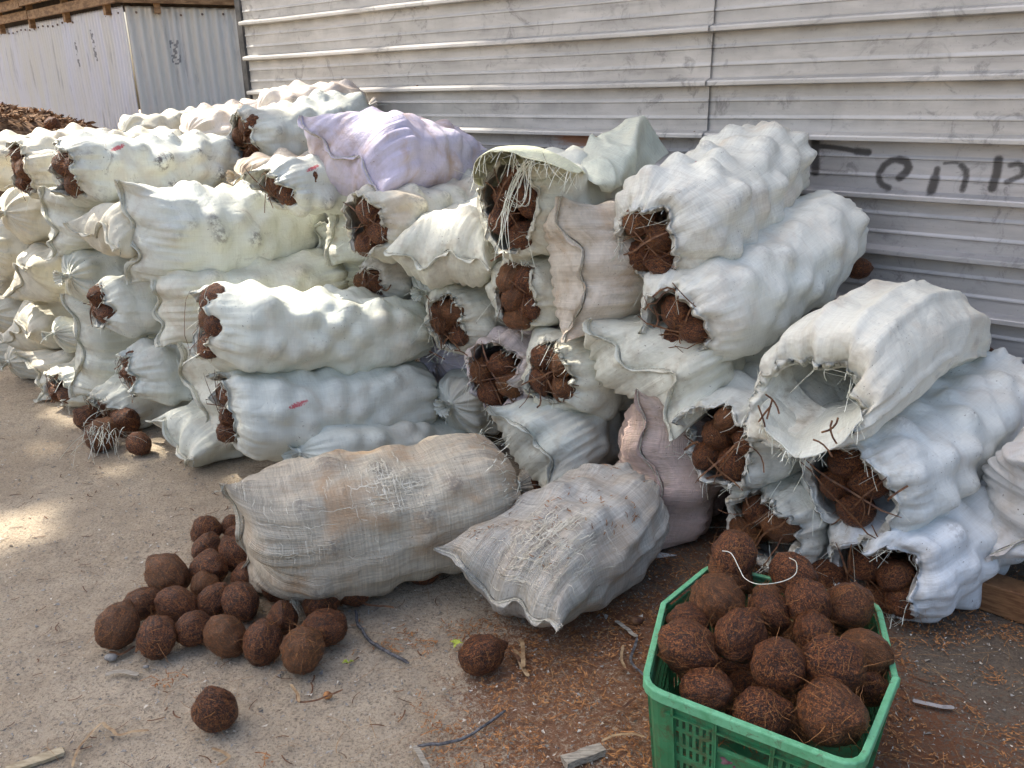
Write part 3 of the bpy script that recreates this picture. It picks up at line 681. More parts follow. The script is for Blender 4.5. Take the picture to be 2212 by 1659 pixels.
mks('S11', (5,470,1.95), (d,-.05,-.92,0), r=.17, front='tie', tint=CRM, label='cream sack at the left edge directly under the torn top sack', short='')
mks('S12', (45,600,1.97), (d,-.05,-.92,0), r=.17, front='seam', seam=25, tint=CRM, scuff=.3, label='cream sack with a crossed seam at the left edge, third from the top', short='')
mks('S11b', (-45,540,1.98), (d,-.05,-.92,0), r=.18, front='tie', tint=CRM, label='cream sack peeping in at the left edge below the torn top sack', short='')
mks('S17b', (-30,770,1.9), (d,-.05,-.92,0), r=.17, front='tie', tint=CRM, label='pale sack filling the left edge just above the ground', short='')
mks('S17c', (-22,685,1.92), (d,-.05,-.92,0), r=.17, front='tie', tint=CRM, label='cream sack end squeezed against the left edge above the ground row', short='')
mks('S12b', (-50,620,1.95), (d,-.05,-.92,0), r=.16, front='tie', tint=CRM, label='cream sack cut off by the left edge at mid height', short='')
mks('S13', (135,600,1.97), (d,-.05,-.92,0), r=.165, front='tie', tint=GW2, scuff=.2, seamoff=.05, label='rounded white sack with a pinched knot facing out, left of a small open sack', short='')
mks('S14', (225,668,1.95), (d,.05,-.95,.0), r=.165, front='open', mouth=(.48,.58,-.1,.0), nuts=3, tint=GW, tear=.03, scuff=.4, label='white sack with a narrow open mouth in the middle of the left block', short='the mid block sack')
mks('S16', (345,655,1.85), (742,592,1.0), r=.185, front='seam', seam=100, back='tie', tint=GW2, scuff=.3, label='folded seam sack lying between the long seamed sack and the open one below', short='')
mks('S15', (175,755,1.93), (d,-.05,-.95,0), r=.215, front='seam', seam=75, wr=.9, hr=1.2, tint=GW2, scuff=.3, amp=0.054, label='tall bulging white sack standing on its edge with a long wavy seam', short='')
mks('S17', (40,712,1.97), (d,-.05,-.92,0), r=.165, front='seam', seam=12, tint=CRM, scuff=.2, label='yellowish sack with a level seam at the left edge, fourth from the top', short='')
mks('S18', (112,728,1.99), (d,-.05,-.9,0), r=.115, front='tie', tint=GW2, label='small pinched sack end squeezed beside the tall bulging sack', short='')
mks('S19', (15,790,1.97), (d,-.05,-.92,.03), r=.14, front='tie', tint=CRM, label='lowest yellowish sack at the left edge on the ground', short='')
mks('S20', (85,820,1.99), (d,-.05,-.92,.03), r=.15, front='seam', seam=110, tint=CRM, label='bottom cream sack with an upright seam resting on the ground at far left', short='')
mks('S21', (130,842,1.99), (d,-.02,-.92,.05), r=.155, front='open', mouth=(.55,.62,0,0), nuts=2, lace=6, tint=GW2, label='bottom sack with a dark laced mouth on the ground, second open sack from the left', short='the laced bottom sack')
mks('S23', (290,812,1.93), (d,.1,-.95,0), r=.165, front='open', mouth=(.42,.62,-.1,0), nuts=3, tear=.035, tint=GW, label='white sack with a narrow torn mouth above the spilling bottom sack', short='the narrow mouthed sack')
mks('S22', (240,885,1.95), (d,.12,-.95,.06), r=.155, front='open', mouth=(.85,.7,0,-.1), nuts=3, lip=.05, tear=.05, threads=70, tint=GW2, label='torn bottom sack spilling coconuts and white threads onto the ground at left', short='the spilling bottom sack')
mks('L1', (385,955,1.95), (d,.15,-.95,.04), r=.16, wr=1.2, hr=.9, front='seam', seam=-14, tint=GW2, scuff=.2, label='flat bottom white sack with a long low seam beside the tan sack', short='')
mks('L1b', (430,860,1.84), (d,.1,-.9,0), r=.215, wr=.85, hr=1.2, front='seam', seam=103, tint=GW2, scuff=.2, seamoff=.04, label='tall white sack with a twisting upright seam, left of two stacked open sacks', short='')
mks('L3', (447,697,1.95), (930,712,.98), taper=(1.02,.92), r=.187, front='open', back='tie', mouth=(.55,.74,.0,.0), nuts=4, tear=.03, tint=(.73,.75,.64), scuff=.15, amp=0.035, label='long clean white sack with a torn mouth, just below the folded seam sack', short='the long clean sack')
mks('L4', (487,890,1.95), (938,850,1.05), r=.20, front='open', back='tie', mouth=(.50,.68,.0,.05), nuts=4, tear=.04, tint=GW, scuff=.2, threads=50, mark=(.24,.10), amp=0.029, label='white sack with a red smear and a frayed mouth behind the tan sack', short='the red smeared sack')
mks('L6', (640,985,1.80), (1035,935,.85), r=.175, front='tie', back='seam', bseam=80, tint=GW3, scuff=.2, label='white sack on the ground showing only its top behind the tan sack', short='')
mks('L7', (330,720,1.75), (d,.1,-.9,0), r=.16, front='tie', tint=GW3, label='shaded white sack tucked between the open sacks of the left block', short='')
# middle recess
mks('M1', (935,785,1.0), (d,-.02,-.7,.02), r=.185, front='tie', tint=LIL, dust=.25, scuff=.1, label='shaded lilac sack with a black knot in the gap between the two blocks', short='')
mks('M1b', (900,650,.9), (d,-.02,-.7,.02), r=.17, front='tie', tint=LIL, dust=.25, scuff=.1, label='shaded lilac sack higher in the gap, above the black knotted one', short='')
mks('M2', (800,490,1.3), (1045,425,.4), r=.175, front='open', mouth=(.55,.70,-.1,0), nuts=3, tint=(.64,.62,.52), dust=.45, threads=45, label='dull tan white sack with an open mouth below the lilac sack', short='the dull tan sack')
mks('M3b', (800,610,1.15), (d,0,-.8,0), r=.135, front='open', mouth=(.7,.5,0,0), nuts=2, tint=(.60,.58,.52), label='small dark mouthed sack under the smooth cream one', short='the small dark mouthed sack')
mks('M3c', (905,640,1.08), (d,0,-.75,0), r=.14, front='tie', tint=GW3, label='pale sack hidden beneath the smooth cream sack', short='')
mks('M3', (950,560,1.25), (1115,440,.35), r=.175, front='seam', seam=-8, back='tie', tint=(.74,.74,.62), scuff=.15, wr=1.15, amp=0.032, label='smooth cream white sack with a level seam in the middle of the picture', short='')
mks('M5', (1128,638,1.15), (1290,560,.35), r=.168, front='open', mouth=(.50,.80,-.12,.0), nuts=5, lace=6, tint=GW2, wr=1.1, tear=.03, label='white sack with a tall open mouth, directly below the hooded sack', short='the tall mouthed sack')
mks('M4', (978,697,1.15), (1150,600,.35), r=.18, front='open', mouth=(.48,.66,-.1,.0), nuts=4, lace=6, tint=GW2, tear=.03, threads=50, label='white sack with a frayed square mouth, left of the tall mouthed one', short='the square mouthed sack')
mks('M6', (1118,448,1.2), (1330,395,.35), r=.20, front='open', mouth=(.62,.85,-.1,.05), nuts=5, lace=5, tint=GW2, tear=.03, threads=60, scuff=.2, label='white sack under a yellowish cloth hood with strings hanging over its mouth', short='the hooded sack')
mks('M8', (1250,585,1.2), (1450,520,.35), r=.235, wr=.95, hr=1.05, front='seam', seam=97, tint=(.62,.55,.46), dust=.6, scuff=.6, coarse=.4, amp=0.026, label='brownish beige sack with an upright seam, left of the big top right sack', short='')
mks('M9', (1063,808,1.2), (1240,730,.45), r=.175, front='open', mouth=(.72,.78,0,0), nuts=4, lace=5, tint=(.68,.58,.56), dust=.3, threads=90, tear=.05, coarse=.4, label='pinkish frayed sack with a wide mouth in the middle of the pile', short='the pinkish frayed sack')
mks('M10', (1205,815,1.2), (1385,745,.4), r=.195, front='open', mouth=(.52,.64,-.15,.05), nuts=4, lace=5, tint=GW2, threads=50, tear=.035, label='white sack with an open mouth to the right of the pinkish frayed one', short='the round white sack')
mks('M11', (1385,800,1.2), (1560,700,.4), r=.215, front='seam', seam=-52, wr=1.25, hr=.8, tint=GW2, scuff=.15, seamoff=.035, label='white sack with a slanting seam, between the brownish beige and the big right sacks', short='')
mks('M12', (1150,965,1.3), (1350,880,.45), r=.185, front='seam', seam=-48, wr=1.2, hr=.95, tint=GW3, scuff=.15, amp=0.029, label='smooth pale sack with a slanting seam above the grey sack on the ground', short='')
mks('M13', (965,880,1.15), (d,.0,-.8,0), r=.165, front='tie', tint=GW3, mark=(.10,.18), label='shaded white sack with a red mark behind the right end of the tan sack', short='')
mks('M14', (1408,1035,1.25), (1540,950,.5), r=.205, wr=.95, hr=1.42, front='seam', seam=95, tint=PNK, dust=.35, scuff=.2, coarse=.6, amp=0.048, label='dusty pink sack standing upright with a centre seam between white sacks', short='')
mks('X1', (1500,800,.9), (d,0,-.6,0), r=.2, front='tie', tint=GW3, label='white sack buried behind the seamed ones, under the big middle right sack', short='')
# right block
mks('R1', (1405,515,1.12), (1690,332,.18), r=.213, front='open', back='tie', mouth=(.52,.66,-.05,-.12), nuts=4, lace=5, tint=(.70,.71,.64), threads=60, tear=.035, scuff=.35, mark=(.30,.32), coarse=.25, label='topmost big white sack of the right block, leaning up against the wall', short='the topmost right sack')
mks('R2', (1470,700,1.15), (1812,470,.14), r=.212, taper=(1.03,.84), front='open', back='tie', mouth=(.55,.60,-.08,-.02), nuts=3, lace=6, tint=(.71,.72,.65), threads=30, tear=.03, scuff=.2, amp=0.030, label='second big white sack from the top of the right block, dark laced mouth', short='the second right sack')
mks('R3', (1750,845,1.22), (2105,742,.10), r=.22, sag=-.13, hexn=2.1, drape=.024, front='open', back='tie', taper=(1.04,.52), mouth=(.74,.54,-.02,-.24), nuts=0, lace=0, deep=0, threads=40, tear=.035, lip=-.10, tint=(.74,.74,.65), scuff=.25, amp=0.007, wr=1.1, hr=.95, label='half empty white sack whose wide mouth hangs open like a hood', short='the half empty sack')
mks('R4', (1565,962,1.2), (1800,830,.35), r=.20, front='open', mouth=(.72,.66,-.05,.0), nuts=5, lace=3, tint=(.69,.70,.64), threads=60, tear=.04, scuff=.3, mark=(.10,.22), label='white sack with a wide laced mouth, left of the half empty sack', short='the wide mouthed right sack')
mks('R5', (1843,1060,1.2), (2175,810,.13), r=.20, taper=(1.03,.85), front='open', back='tie', mouth=(.60,.66,.0,.0), nuts=4, lace=3, tint=(.69,.72,.69), threads=30, tear=.03, scuff=.35, dust=.2, wr=1.15, label='bumpy white sack under the half empty one, mouth facing the green crate', short='the bumpy right sack')
mks('R6', (1650,1135,1.2), (1850,1050,.4), r=.18, front='open', mouth=(.66,.62,-.05,-.1), nuts=3, lace=3, tint=(.70,.71,.64), threads=60, tear=.06, label='torn white sack lying on the ground right behind the green crate', short='the torn sack by the crate')
mks('R7', (1905,1255,1.2), (2185,965,.25), r=.205, front='open', back='tie', mouth=(.62,.66,-.06,-.05), nuts=4, lace=3, tint=(.68,.72,.74), threads=70, tear=.05, scuff=.4, dust=.15, label='lowest right sack on the ground with a frayed mouth full of loose threads', short='the lowest right sack')
mks('R8', (2240,1110,1.0), (d,.15,-.7,.1), r=.19, front='seam', seam=85, tint=(.60,.61,.62), label='grey white sack cut off by the right edge above the timber beam', short='')
# two loose sacks in front
F_ = atz(535,1165,.245); B_ = atz(1105,1045,.27)
sack('G1', F_, B_, r=.212, wr=1.12, hr=1.04, front='seam', back='tie', seam=72, tint=TAN, dust=.85, scuff=.55, drape=.012, coarse=1., amp=0.022, seamoff=.03, label='coarse tan sack lying across loose coconuts in front of the pile', short='')
F_ = atz(1085,1275,.16); B_ = atz(1372,1050,.22)
sack('G2', F_, B_, r=.20, wr=1.12, hr=.86, front='seam', back='tie', seam=-14, tint=GRY, dust=.45, scuff=.45, drape=.02, coarse=1., amp=0.026, label='worn grey sack on the ground in front, sprinkled with red coir dust', short='')
# ------------------------------------------------------------------ empty cloth: flaps and the crumpled sack
def catmull(Pn, t):
    Pn = np.asarray(Pn, float); n = len(Pn)-1; x = np.clip(t*n, 0, n-1e-6); i = x.astype(int); f = (x-i)[:, None, None] if Pn.ndim == 3 else (x-i)[:, None]
    g = lambda k: Pn[np.clip(k, 0, n)]
    p0, p1, p2, p3 = g(i-1), g(i), g(i+1), g(i+2)
    return .5*((2*p1)+(-p0+p2)*f+(2*p0-5*p1+4*p2-p3)*f*f+(-p0+3*p1-3*p2+p3)*f**3)
def cloth(name, net, parent=None, tint=GW2, nu=44, nv=44, amp=.006, seed=1, scuff=.3, dust=.1, coarse=.3, fr=9.):
    G = np.array([[P(*c) for c in row] for row in net]); t = np.linspace(0, 1, nu)
    R_ = catmull(G, t); R_ = catmull(R_.transpose(1, 0, 2), np.linspace(0, 1, nv)).transpose(1, 0, 2)
    nrm = np.cross(np.gradient(R_, axis=0), np.gradient(R_, axis=1)); nrm /= np.linalg.norm(nrm, axis=2)[..., None]+1e-9
    f = 1-np.abs(noise(R_*fr+seed, seed)); R_ = R_+nrm*((f**3-.3)*amp*2+noise(R_*fr*3+seed, 2)*amp*.4)[..., None]
    # ragged borders
    e = noise(np.stack([np.arange(nv)*.9, np.zeros(nv), np.zeros(nv)], -1), seed+5)*.35
    R_[0] += (R_[1]-R_[0])*e[:, None]; R_[-1] += (R_[-2]-R_[-1])*e[:, None]
    idx = np.arange(nu*nv).reshape(nu, nv); F = [(idx[i, j], idx[i, j+1], idx[i+1, j+1], idx[i+1, j]) for i in range(nu-1) for j in range(nv-1)]
    U = np.linalg.norm(np.gradient(R_, axis=0), axis=2).cumsum(0); Vv = np.linalg.norm(np.gradient(R_, axis=1), axis=2).cumsum(1)
    ed = np.zeros((nu, nv)); ed[:3] = .5; ed[-3:] = .5
    c = np.stack([ed*0, ed, ed*0], -1).reshape(-1, 3)
    o = mk(name, R_.reshape(-1, 3), F, FAB, parent, uv=np.stack([U.ravel(), Vv.ravel()], -1), col=c)
    md = o.modifiers.new('thickness', 'SOLIDIFY'); md.thickness = .0025; md.offset = 0
    o['tint'] = list(tint); o['grime'] = [scuff, dust, coarse]; o['mark'] = [0., 0., 0.]
    return o, R_
def fringe(parent, line, n, ln, seed, outv):
    rs = np.random.RandomState(seed); mb = MB(); line = np.asarray(line)
    for k in range(n):
        p = line[rs.randint(len(line))]; d = outv+rs.randn(3)*.5; d /= np.linalg.norm(d); t = np.linspace(0, 1, 6)[:, None]
        mb.ribbon(p+d*ln*rs.uniform(.4, 1)*t+rs.randn(3)*ln*.5*t*t-UP*ln*.4*t*t, rs.uniform(.0018, .003))
    o = mb.build('frayed_threads', THREAD, parent); o['kind'] = 'stuff'; return o
# hood over the middle sack
hr_ = SK['M6']['root']
_, R1_ = cloth('cloth_hood', [
  [(1024,388,1.30),(1028,352,1.32),(1060,328,1.34),(1110,330,1.36),(1160,345,1.36),(1215,362,1.34),(1250,372,1.28)],
  [(1034,400,1.22),(1040,352,1.20),(1075,322,1.20),(1125,316,1.18),(1170,322,1.16),(1220,345,1.14),(1262,372,1.10)],
  [(1075,405,1.10),(1090,368,1.06),(1115,340,1.02),(1150,328,.98),(1190,335,.95),(1235,356,.93),(1275,375,.90)],
  [(1100,420,.98),(1120,390,.94),(1140,370,.88),(1165,355,.84),(1200,352,.80),(1240,365,.78),(1285,382,.76)]], hr_, tint=(.74,.76,.52), amp=.005, seed=4)
fringe(hr_, R1_[0], 60, .05, 3, -NW*.6-UP*.8)
mb = MB(); rs = np.random.RandomState(8)
for k in range(16):
    a1 = P(1135+rs.randn()*14, 352+rs.randn()*5, 1.27); b1 = P(1120+rs.randn()*22, 455+rs.rand()*50, 1.30); c1 = P(1085+rs.randn()*14, 400+rs.rand()*60, 1.32)
    t = np.linspace(0, 1, 12)[:, None]; pp = a1*(1-t)**2+2*t*(1-t)*(b1*1.0+(b1-c1)*.15)+c1*t*t if k % 2 else a1*(1-t)**2+2*t*(1-t)*c1+P(1060+rs.rand()*50, 500+rs.rand()*90, 1.33)*t*t
    mb.ribbon(pp+rs.randn(12, 3)*.0015, .0026)
o = mb.build('loose_strings', THREAD, hr_); o['kind'] = 'stuff'
# crumpled empty sack
es, R2_ = cloth('empty_sack', [
  [(1222,378,.95),(1250,352,.90),(1275,290,.72),(1292,296,.66),(1330,275,.55),(1382,250,.45),(1400,262,.40),(1425,300,.32),(1446,330,.28)],
  [(1235,372,.98),(1262,356,.92),(1290,322,.82),(1315,312,.74),(1345,300,.66),(1380,268,.56),(1392,300,.46),(1412,322,.40),(1432,340,.35)],
  [(1262,385,1.00),(1285,368,.96),(1308,350,.90),(1330,340,.84),(1352,330,.78),(1374,318,.70),(1382,330,.58),(1398,345,.50),(1415,352,.44)],
  [(1290,400,.99),(1305,395,.97),(1322,388,.93),(1338,382,.88),(1350,372,.84),(1365,360,.76),(1376,362,.64),(1388,368,.55),(1400,368,.50)],
  [(1300,412,.95),(1318,410,.93),(1332,405,.90),(1344,402,.86),(1352,398,.80),(1362,390,.74),(1372,385,.66),(1382,380,.58),(1392,378,.52)]], None, tint=(.62,.66,.54), amp=.008, seed=7, scuff=.6, nu=60, nv=70)
tag(es, 'crumpled greenish empty sack folded to a peak beside the topmost right sack', 'sack')
lo_, R3_ = cloth('mouth_lining', [
  [(1650,902,1.36),(1682,955,1.40),(1722,990,1.42),(1790,962,1.38),(1864,905,1.30)],
  [(1652,872,1.26),(1688,915,1.26),(1730,948,1.26),(1792,925,1.22),(1860,878,1.18)],
  [(1675,848,1.10),(1708,868,1.06),(1745,884,1.02),(1790,875,1.00),(1846,858,1.00)],
  [(1695,832,.95),(1722,840,.90),(1755,846,.86),(1790,844,.84),(1832,840,.86)]], SK['R3']['root'], tint=GW, amp=.012, seed=15, fr=7., scuff=.4)
fringe(SK['R3']['root'], R3_[0], 40, .03, 9, -NW*.8-UP*.5)
mb = MB(); rs = np.random.RandomState(31)
for k in range(7):
    c0 = P(1650+k*6+rs.randn()*4, 905-k*12, 1.38) if k < 4 else P(1800+rs.randn()*22, 940+rs.randn()*14, 1.40)
    d_ = XW*rs.randn()+UP*rs.uniform(-1.5, 1.); d_ /= np.linalg.norm(d_); t = np.linspace(-1, 1, 5)[:, None]; mb.ribbon(c0+d_*.035*t+rs.randn(3)*.006*t*t, .006, None, NW)
mb.build('husk_lacing', STRIP, SK['R3']['root'])['kind'] = 'stuff'
# ------------------------------------------------------------------ loose coconuts on the ground
def ground_nut(px, py, rpx, label, group=None, z=0., **k):
    R = .055
    for _ in range(6): c = atz(px, py, z+R); R = rpx*depth(c)/FPX
    return nut(c, R, label, group, **k)
GN = [(445,1146,33,'coconut at the very back of the loose heap, left of the tan sack',1),(500,1136,24,'small coconut half hidden behind the tan sack corner',2),(448,1184,36,'coconut second from the back of the heap, dark with stray fibres',0),
(512,1158,26,'reddish coconut against the tan sack corner near the heap back',5),(507,1198,35,'dark red coconut leaning on the tan sack side',7),(450,1229,40,'pale tan coconut with visible eyes in the upper heap',5),(362,1243,46,'large dark coconut with an orange end, upper left of the heap',2),
(529,1245,33,'rusty coconut touching the lower side of the tan sack',0),(442,1266,33,'small brown coconut under the pale one in the heap',6),(308,1304,36,'dark coconut on the left slope of the heap, second row',3),(380,1306,40,'coconut mid heap with curled fibres, behind the front row',7),
(462,1297,37,'round brown coconut mid heap, left of the one by the sack corner',0),(519,1299,40,'coconut with a long straw, next to the tan sack lower corner',5),(253,1353,46,'big dark coconut at the left end of the front row',2),(340,1376,43,'second coconut from the left in the front row',1),
(418,1358,39,'third coconut from the left in the front row',6),(487,1373,43,'tan coconut with a dark eye, centre of the front row',5),(567,1388,45,'pointed coconut in the front row, tip towards the ground',0),(655,1405,50,'hairiest and largest coconut at the right end of the front row',1),
(703,1356,44,'dark coconut behind the hairiest one, at the heap right end',2),(693,1299,41,'striped brown coconut under the right lower edge of the tan sack',6),(610,1335,38,'shadowed coconut under the hanging corner of the tan sack',0),
(465,1533,47,'lone coconut with orange fibres on open sand in the foreground',3),(1040,1412,44,'lone coconut below the grey sack, green leaflet beside it',7),(917,1227,36,'dark coconut in the gap between the tan and grey sacks',0),(766,1275,38,'dark coconut in shadow below the tan sack middle',2),
(1154,1046,20,'orange coconut top peeping out between tan and grey sacks',5),(600,1270,34,'coconut hidden beneath the tan sack left end',0),(660,1225,36,'coconut carrying the tan sack from below',1),(860,1205,34,'coconut in the dark under the tan sack right half',2)]
GROT = {16:(2.2,.3,1.2),17:(2.9,.3,0),5:(1.0,.9,.4)}
for k, (x, y, r_, lb, me_) in enumerate(GN): ground_nut(x, y, r_, lb, 'loose coconuts on the ground', mesh=me_, rot=GROT.get(k))
for x, y, w_, r_, lb in ((1856,580,.14,16,'small coconut peeping behind the far end of the second right sack'),(2128,778,.22,24,'coconut behind the far end of the bumpy right sack, by the wall')):
    c = P(x, y, w_); nut(c, max(.045, r_*depth(c)/FPX), lb, 'coconuts by the wall')
ground_nut(190,905,29,'coconut on the ground at the left of the spilling bottom sack','spilled coconuts'); ground_nut(217,940,33,'coconut tangled in white threads, spilled on the ground at left','spilled coconuts')
ground_nut(270,912,32,'coconut spilled right of the thread tangled one','spilled coconuts'); ground_nut(300,958,26,'coconut under the low seam of the flat bottom sack','spilled coconuts')
fr_ = bpy.data.objects.new('tangled_threads', None)
mb = MB(); rs = np.random.RandomState(21)
for k in range(60):
    c = atz(222+rs.randn()*22, 925+rs.randn()*8, .14); d = rs.randn(3)*.05; t = np.linspace(0, 1, 7)[:, None]; mb.ribbon(c+d*t+rs.randn(3)*.03*t*t-UP*.07*t*t-NW*.02, .0025)
o = mb.build('frayed_threads', THREAD, SK['S22']['root']); o['kind'] = 'stuff'; bpy.data.objects.remove(fr_)
mb = MB()
for k in range(46):
    c = atz(637, 1283, .07)+rs.randn(3)*.006; d = rs.randn(3)*.018; t = np.linspace(0, 1, 6)[:, None]; mb.ribbon(c+d*t-UP*.055*t+rs.randn(3)*.012*t*t, .002)
o = mb.build('thread_tassel', THREAD, SK['G1']['root']); o['kind'] = 'stuff'
# frayed right end of the tan sack and worn patches
g1 = SK['G1']; rg = g1['V'][-12]
mb = MB()
for k in range(150):
    p = rg[rs.randint(len(rg))]+g1['A']*rs.uniform(-.03, .06); d = g1['A']*.03+rs.randn(3)*.022; t = np.linspace(0, 1, 6)[:, None]; mb.ribbon(p+d*t+rs.randn(3)*.02*t*t-UP*.012*t*t, .0024)
o = mb.build('frayed_threads', THREAD, g1['root']); o['kind'] = 'stuff'
def worn(sk, i0, j0, n, spread, seed):                        # broken threads lying over a worn patch
    rs = np.random.RandomState(seed); V = sk['V']; mb = MB(); nr, nv = V.shape[:2]; c_ = (sk['F']+sk['B'])/2
    for k in range(n):
        i = int(np.clip(i0+rs.randn()*spread, 2, nr-14)); j = int(j0+rs.randn()*spread*.8) % nv; ln = rs.randint(4, 9); al = rs.rand() < .5
        pts = [V[min(nr-1, i+q), j] if al else V[i, (j+q) % nv] for q in range(ln)]; pts = np.array(pts)
        nn = pts-(sk['F']+np.outer((pts-sk['F'])@sk['A'], sk['A'])); nn /= np.linalg.norm(nn, axis=1)[:, None]
        mb.ribbon(pts+nn*(.003+.010*np.sin(np.linspace(0, 3.14, ln))*rs.rand())[:, None]+rs.randn(ln, 3)*.003, rs.uniform(.0012, .0024), None, nn[0])
    o = mb.build('worn_patch_threads', TANTH, sk['root']); o['kind'] = 'stuff'
def near_index(sk, px, py):
    V = sk['V'].reshape(-1, 3); q = (V-CAM)@M; sx = 1106+FPX*q[:, 0]/-q[:, 2]; sy = 829.5-FPX*q[:, 1]/-q[:, 2]
    sc = np.hypot(sx-px, sy-py)+(-q[:, 2])*60; k = int(np.argmin(sc)); return k//sk['V'].shape[1], k % sk['V'].shape[1]
worn(g1, *near_index(g1, 845, 1050), 110, 4, 5); worn(g1, *near_index(g1, 700, 1150), 40, 9, 6)
g2 = SK['G2']; worn(g2, *near_index(g2, 1150, 1175), 150, 4.5, 7); worn(g2, *near_index(g2, 1210, 1215), 80, 6, 9)

# ------------------------------------------------------------------ green crate and its coconuts
def crate():
    zt = .32
    top = [atz(x, y, zt) for x, y in ((1395,1478),(1437,1303),(1538,1220),(1892,1302),(1931,1466),(1852,1652))]      # FL ML BL BR MR FR
    cen = sum(top)/6; pts = []
    cut = [.045,.0,.035,.035,.0,.045]; npt = [5,1,4,4,1,5]
    for i, p in enumerate(top):
        a, b = top[i-1], top[(i+1) % 6]
        if cut[i] == 0: pts.append(p); continue
        da, db = (a-p)/np.linalg.norm(a-p)*cut[i], (b-p)/np.linalg.norm(b-p)*cut[i]
        for t in np.linspace(0, 1, npt[i]): pts.append((p+da)*(1-t)**2+2*t*(1-t)*p+(p+db)*t*t)
    pts = np.array(pts); n = len(pts)
    ctr = cen*[1,1,0]; bot = ctr+(pts*[1,1,0]-ctr)*.90; bot[:, 2] = .004
    root = empty('plastic_crate', ctr, 'green plastic crate heaped with coconuts in the right foreground', 'crate')
    m, nt, bs = newmat('green_plastic'); B = NB(nt); Pc = B.n('ShaderNodeTexCoord').outputs['Object']
    c = B.mix(B.ramp(B.noise(Pc, 7, 5, .6), .35, .7), (.032,.18,.075), (.055,.24,.11))
    c = B.mix(B.math('MULTIPLY', B.ramp(B.noise(Pc, 22, 7, .8, .8), .46, .64), .7), c, (.085,.050,.024))
    c = B.mix(B.math('MULTIPLY', B.ramp(B.noise(Pc, 160, 3, .7), .60, .72), .5), c, (.045,.03,.018))
    B.l(c, bs.inputs['Base Color']); bs.inputs['Roughness'].default_value = .42; B.l(B.bump(B.noise(Pc, 60, 4), .25, .002), bs.inputs['Normal'])
    m2 = simple('green_plastic_worn_edge', (.09,.31,.15), (.15,.43,.24), 22, .45, .15, lo=.3, hi=.6)
    nt2 = m2.node_tree; B2 = NB(nt2); b2 = nt2.nodes['Principled BSDF']; src = b2.inputs['Base Color'].links[0].from_socket
    P2 = B2.n('ShaderNodeTexCoord').outputs['Object']; B2.l(B2.mix(B2.math('MULTIPLY', B2.ramp(B2.noise(P2, 34, 7, .8, 1.), .54, .66), .6), src, (.10,.065,.035)), b2.inputs['Base Color'])
    def P3(i, s, z, off=0.):              # point on wall i at fraction s, height z, offset outward
        a, b = (i) % n, (i+1) % n; t = (z-.004)/(zt-.004)
        p = (bot[a]*(1-s)+bot[b]*s)*(1-t)+(pts[a]*(1-s)+pts[b]*s)*t; d = pts[b]-pts[a]; o = np.cross(d, UP); o /= np.linalg.norm(o)
        if o@(pts[a]-cen) < 0: o = -o
        return p+o*off
    def prism(mb, i, s0, s1, z0, z1, th=.0035, o0=0.):
        V = [P3(i, s, z, o) for o in (o0, o0-th) for (s, z) in ((s0, z0), (s1, z0), (s1, z1), (s0, z1))]
        mb.add(V, [(0,1,2,3),(7,6,5,4),(0,4,5,1),(1,5,6,2),(2,6,7,3),(3,7,4,0)])
    walls = []
    for i in range(n):
        L = np.linalg.norm(pts[(i+1) % n]-pts[i]); mb = MB()
        if L < .05: prism(mb, i, 0, 1, .004, .30); walls.append(mb); continue
        e = .02/L; prism(mb, i, 0, e, .004, .30); prism(mb, i, 1-e, 1, .004, .30)
        prism(mb, i, e, 1-e, .004, .035); prism(mb, i, e, 1-e, .262, .30)
        front = (n-1 == i)
        cols = [(e, .315), (.325, .665), (.675, 1-e)] if L > .3 else [(e, 1-e)]
        for k, (c0, c1) in enumerate(cols):
            if len(cols) == 3 and k == 1:
                prism(mb, i, c0, c1, .035, .21, .004)                         # plain label panel with a hand hole above it
                prism(mb, i, c0, c1, .205, .212, .012, .004)
            else:
                z0s = np.arange(.035, .262, .0455); cw = (c1-c0)*L; ns_ = max(2, int(round(cw/.0165))); 
                for z in z0s: prism(mb, i, c0, c1, z, min(.262, z+.010), .0035)
                prism(mb, i, c0, c1, .128, .146, .0045, .001)
                for q in range(ns_+1):
                    s = c0+(c1-c0)*q/ns_; hw = .0042/L; prism(mb, i, max(c0, s-hw), min(c1, s+hw), .035, .262, .003, -.0003)
            for s in (c0, c1): prism(mb, i, s-.003/L, s+.003/L, .01, .305, .012, .010)
        prism(mb, i, 0, 1, .262, .266, .012, .010)
        walls.append(mb)
    for mb in walls: mb.build('side_panel', m, root)
    fl = MB(); k = len(bot); fl.add(np.vstack([bot+[0,0,.004], [ctr+[0,0,.008]]]), [(j, (j+1) % k, k) for j in range(k)]); fl.build('floor_panel', m, root)
    # rim: flat topped flange, broken open at the right bulge
    brk = int(np.argmin(np.linalg.norm(pts-top[4], axis=1)))
    seq = [(brk+q) % n for q in range(n+1)]; RP = pts[seq].copy()
    nx_ = RP[1]-RP[0]; RP[0] = RP[0]+nx_*.02; RP[-1] = RP[-1]+(RP[-2]-RP[-1])*.02; RP[0][2] += .012
    def outv(q):
        a = RP[max(0, q-1)]; b = RP[min(len(RP)-1, q+1)]; o = np.cross(b-a, UP); o /= np.linalg.norm(o); return o if o@(RP[q]-cen) > 0 else -o
    mb = MB(); prof = [(-.003,.0),(.010,.0),(.0125,-.003),(.0125,-.026),(.009,-.026),(.009,-.006),(-.003,-.006)]; Vv = []
    for q in range(len(RP)):
        o = outv(q)
        for (x, z) in prof: Vv.append(RP[q]+o*x+UP*z)
    kk = len(prof); Fv = [(q*kk+j, q*kk+(j+1) % kk, (q+1)*kk+(j+1) % kk, (q+1)*kk+j) for q in range(len(RP)-1) for j in range(kk)]
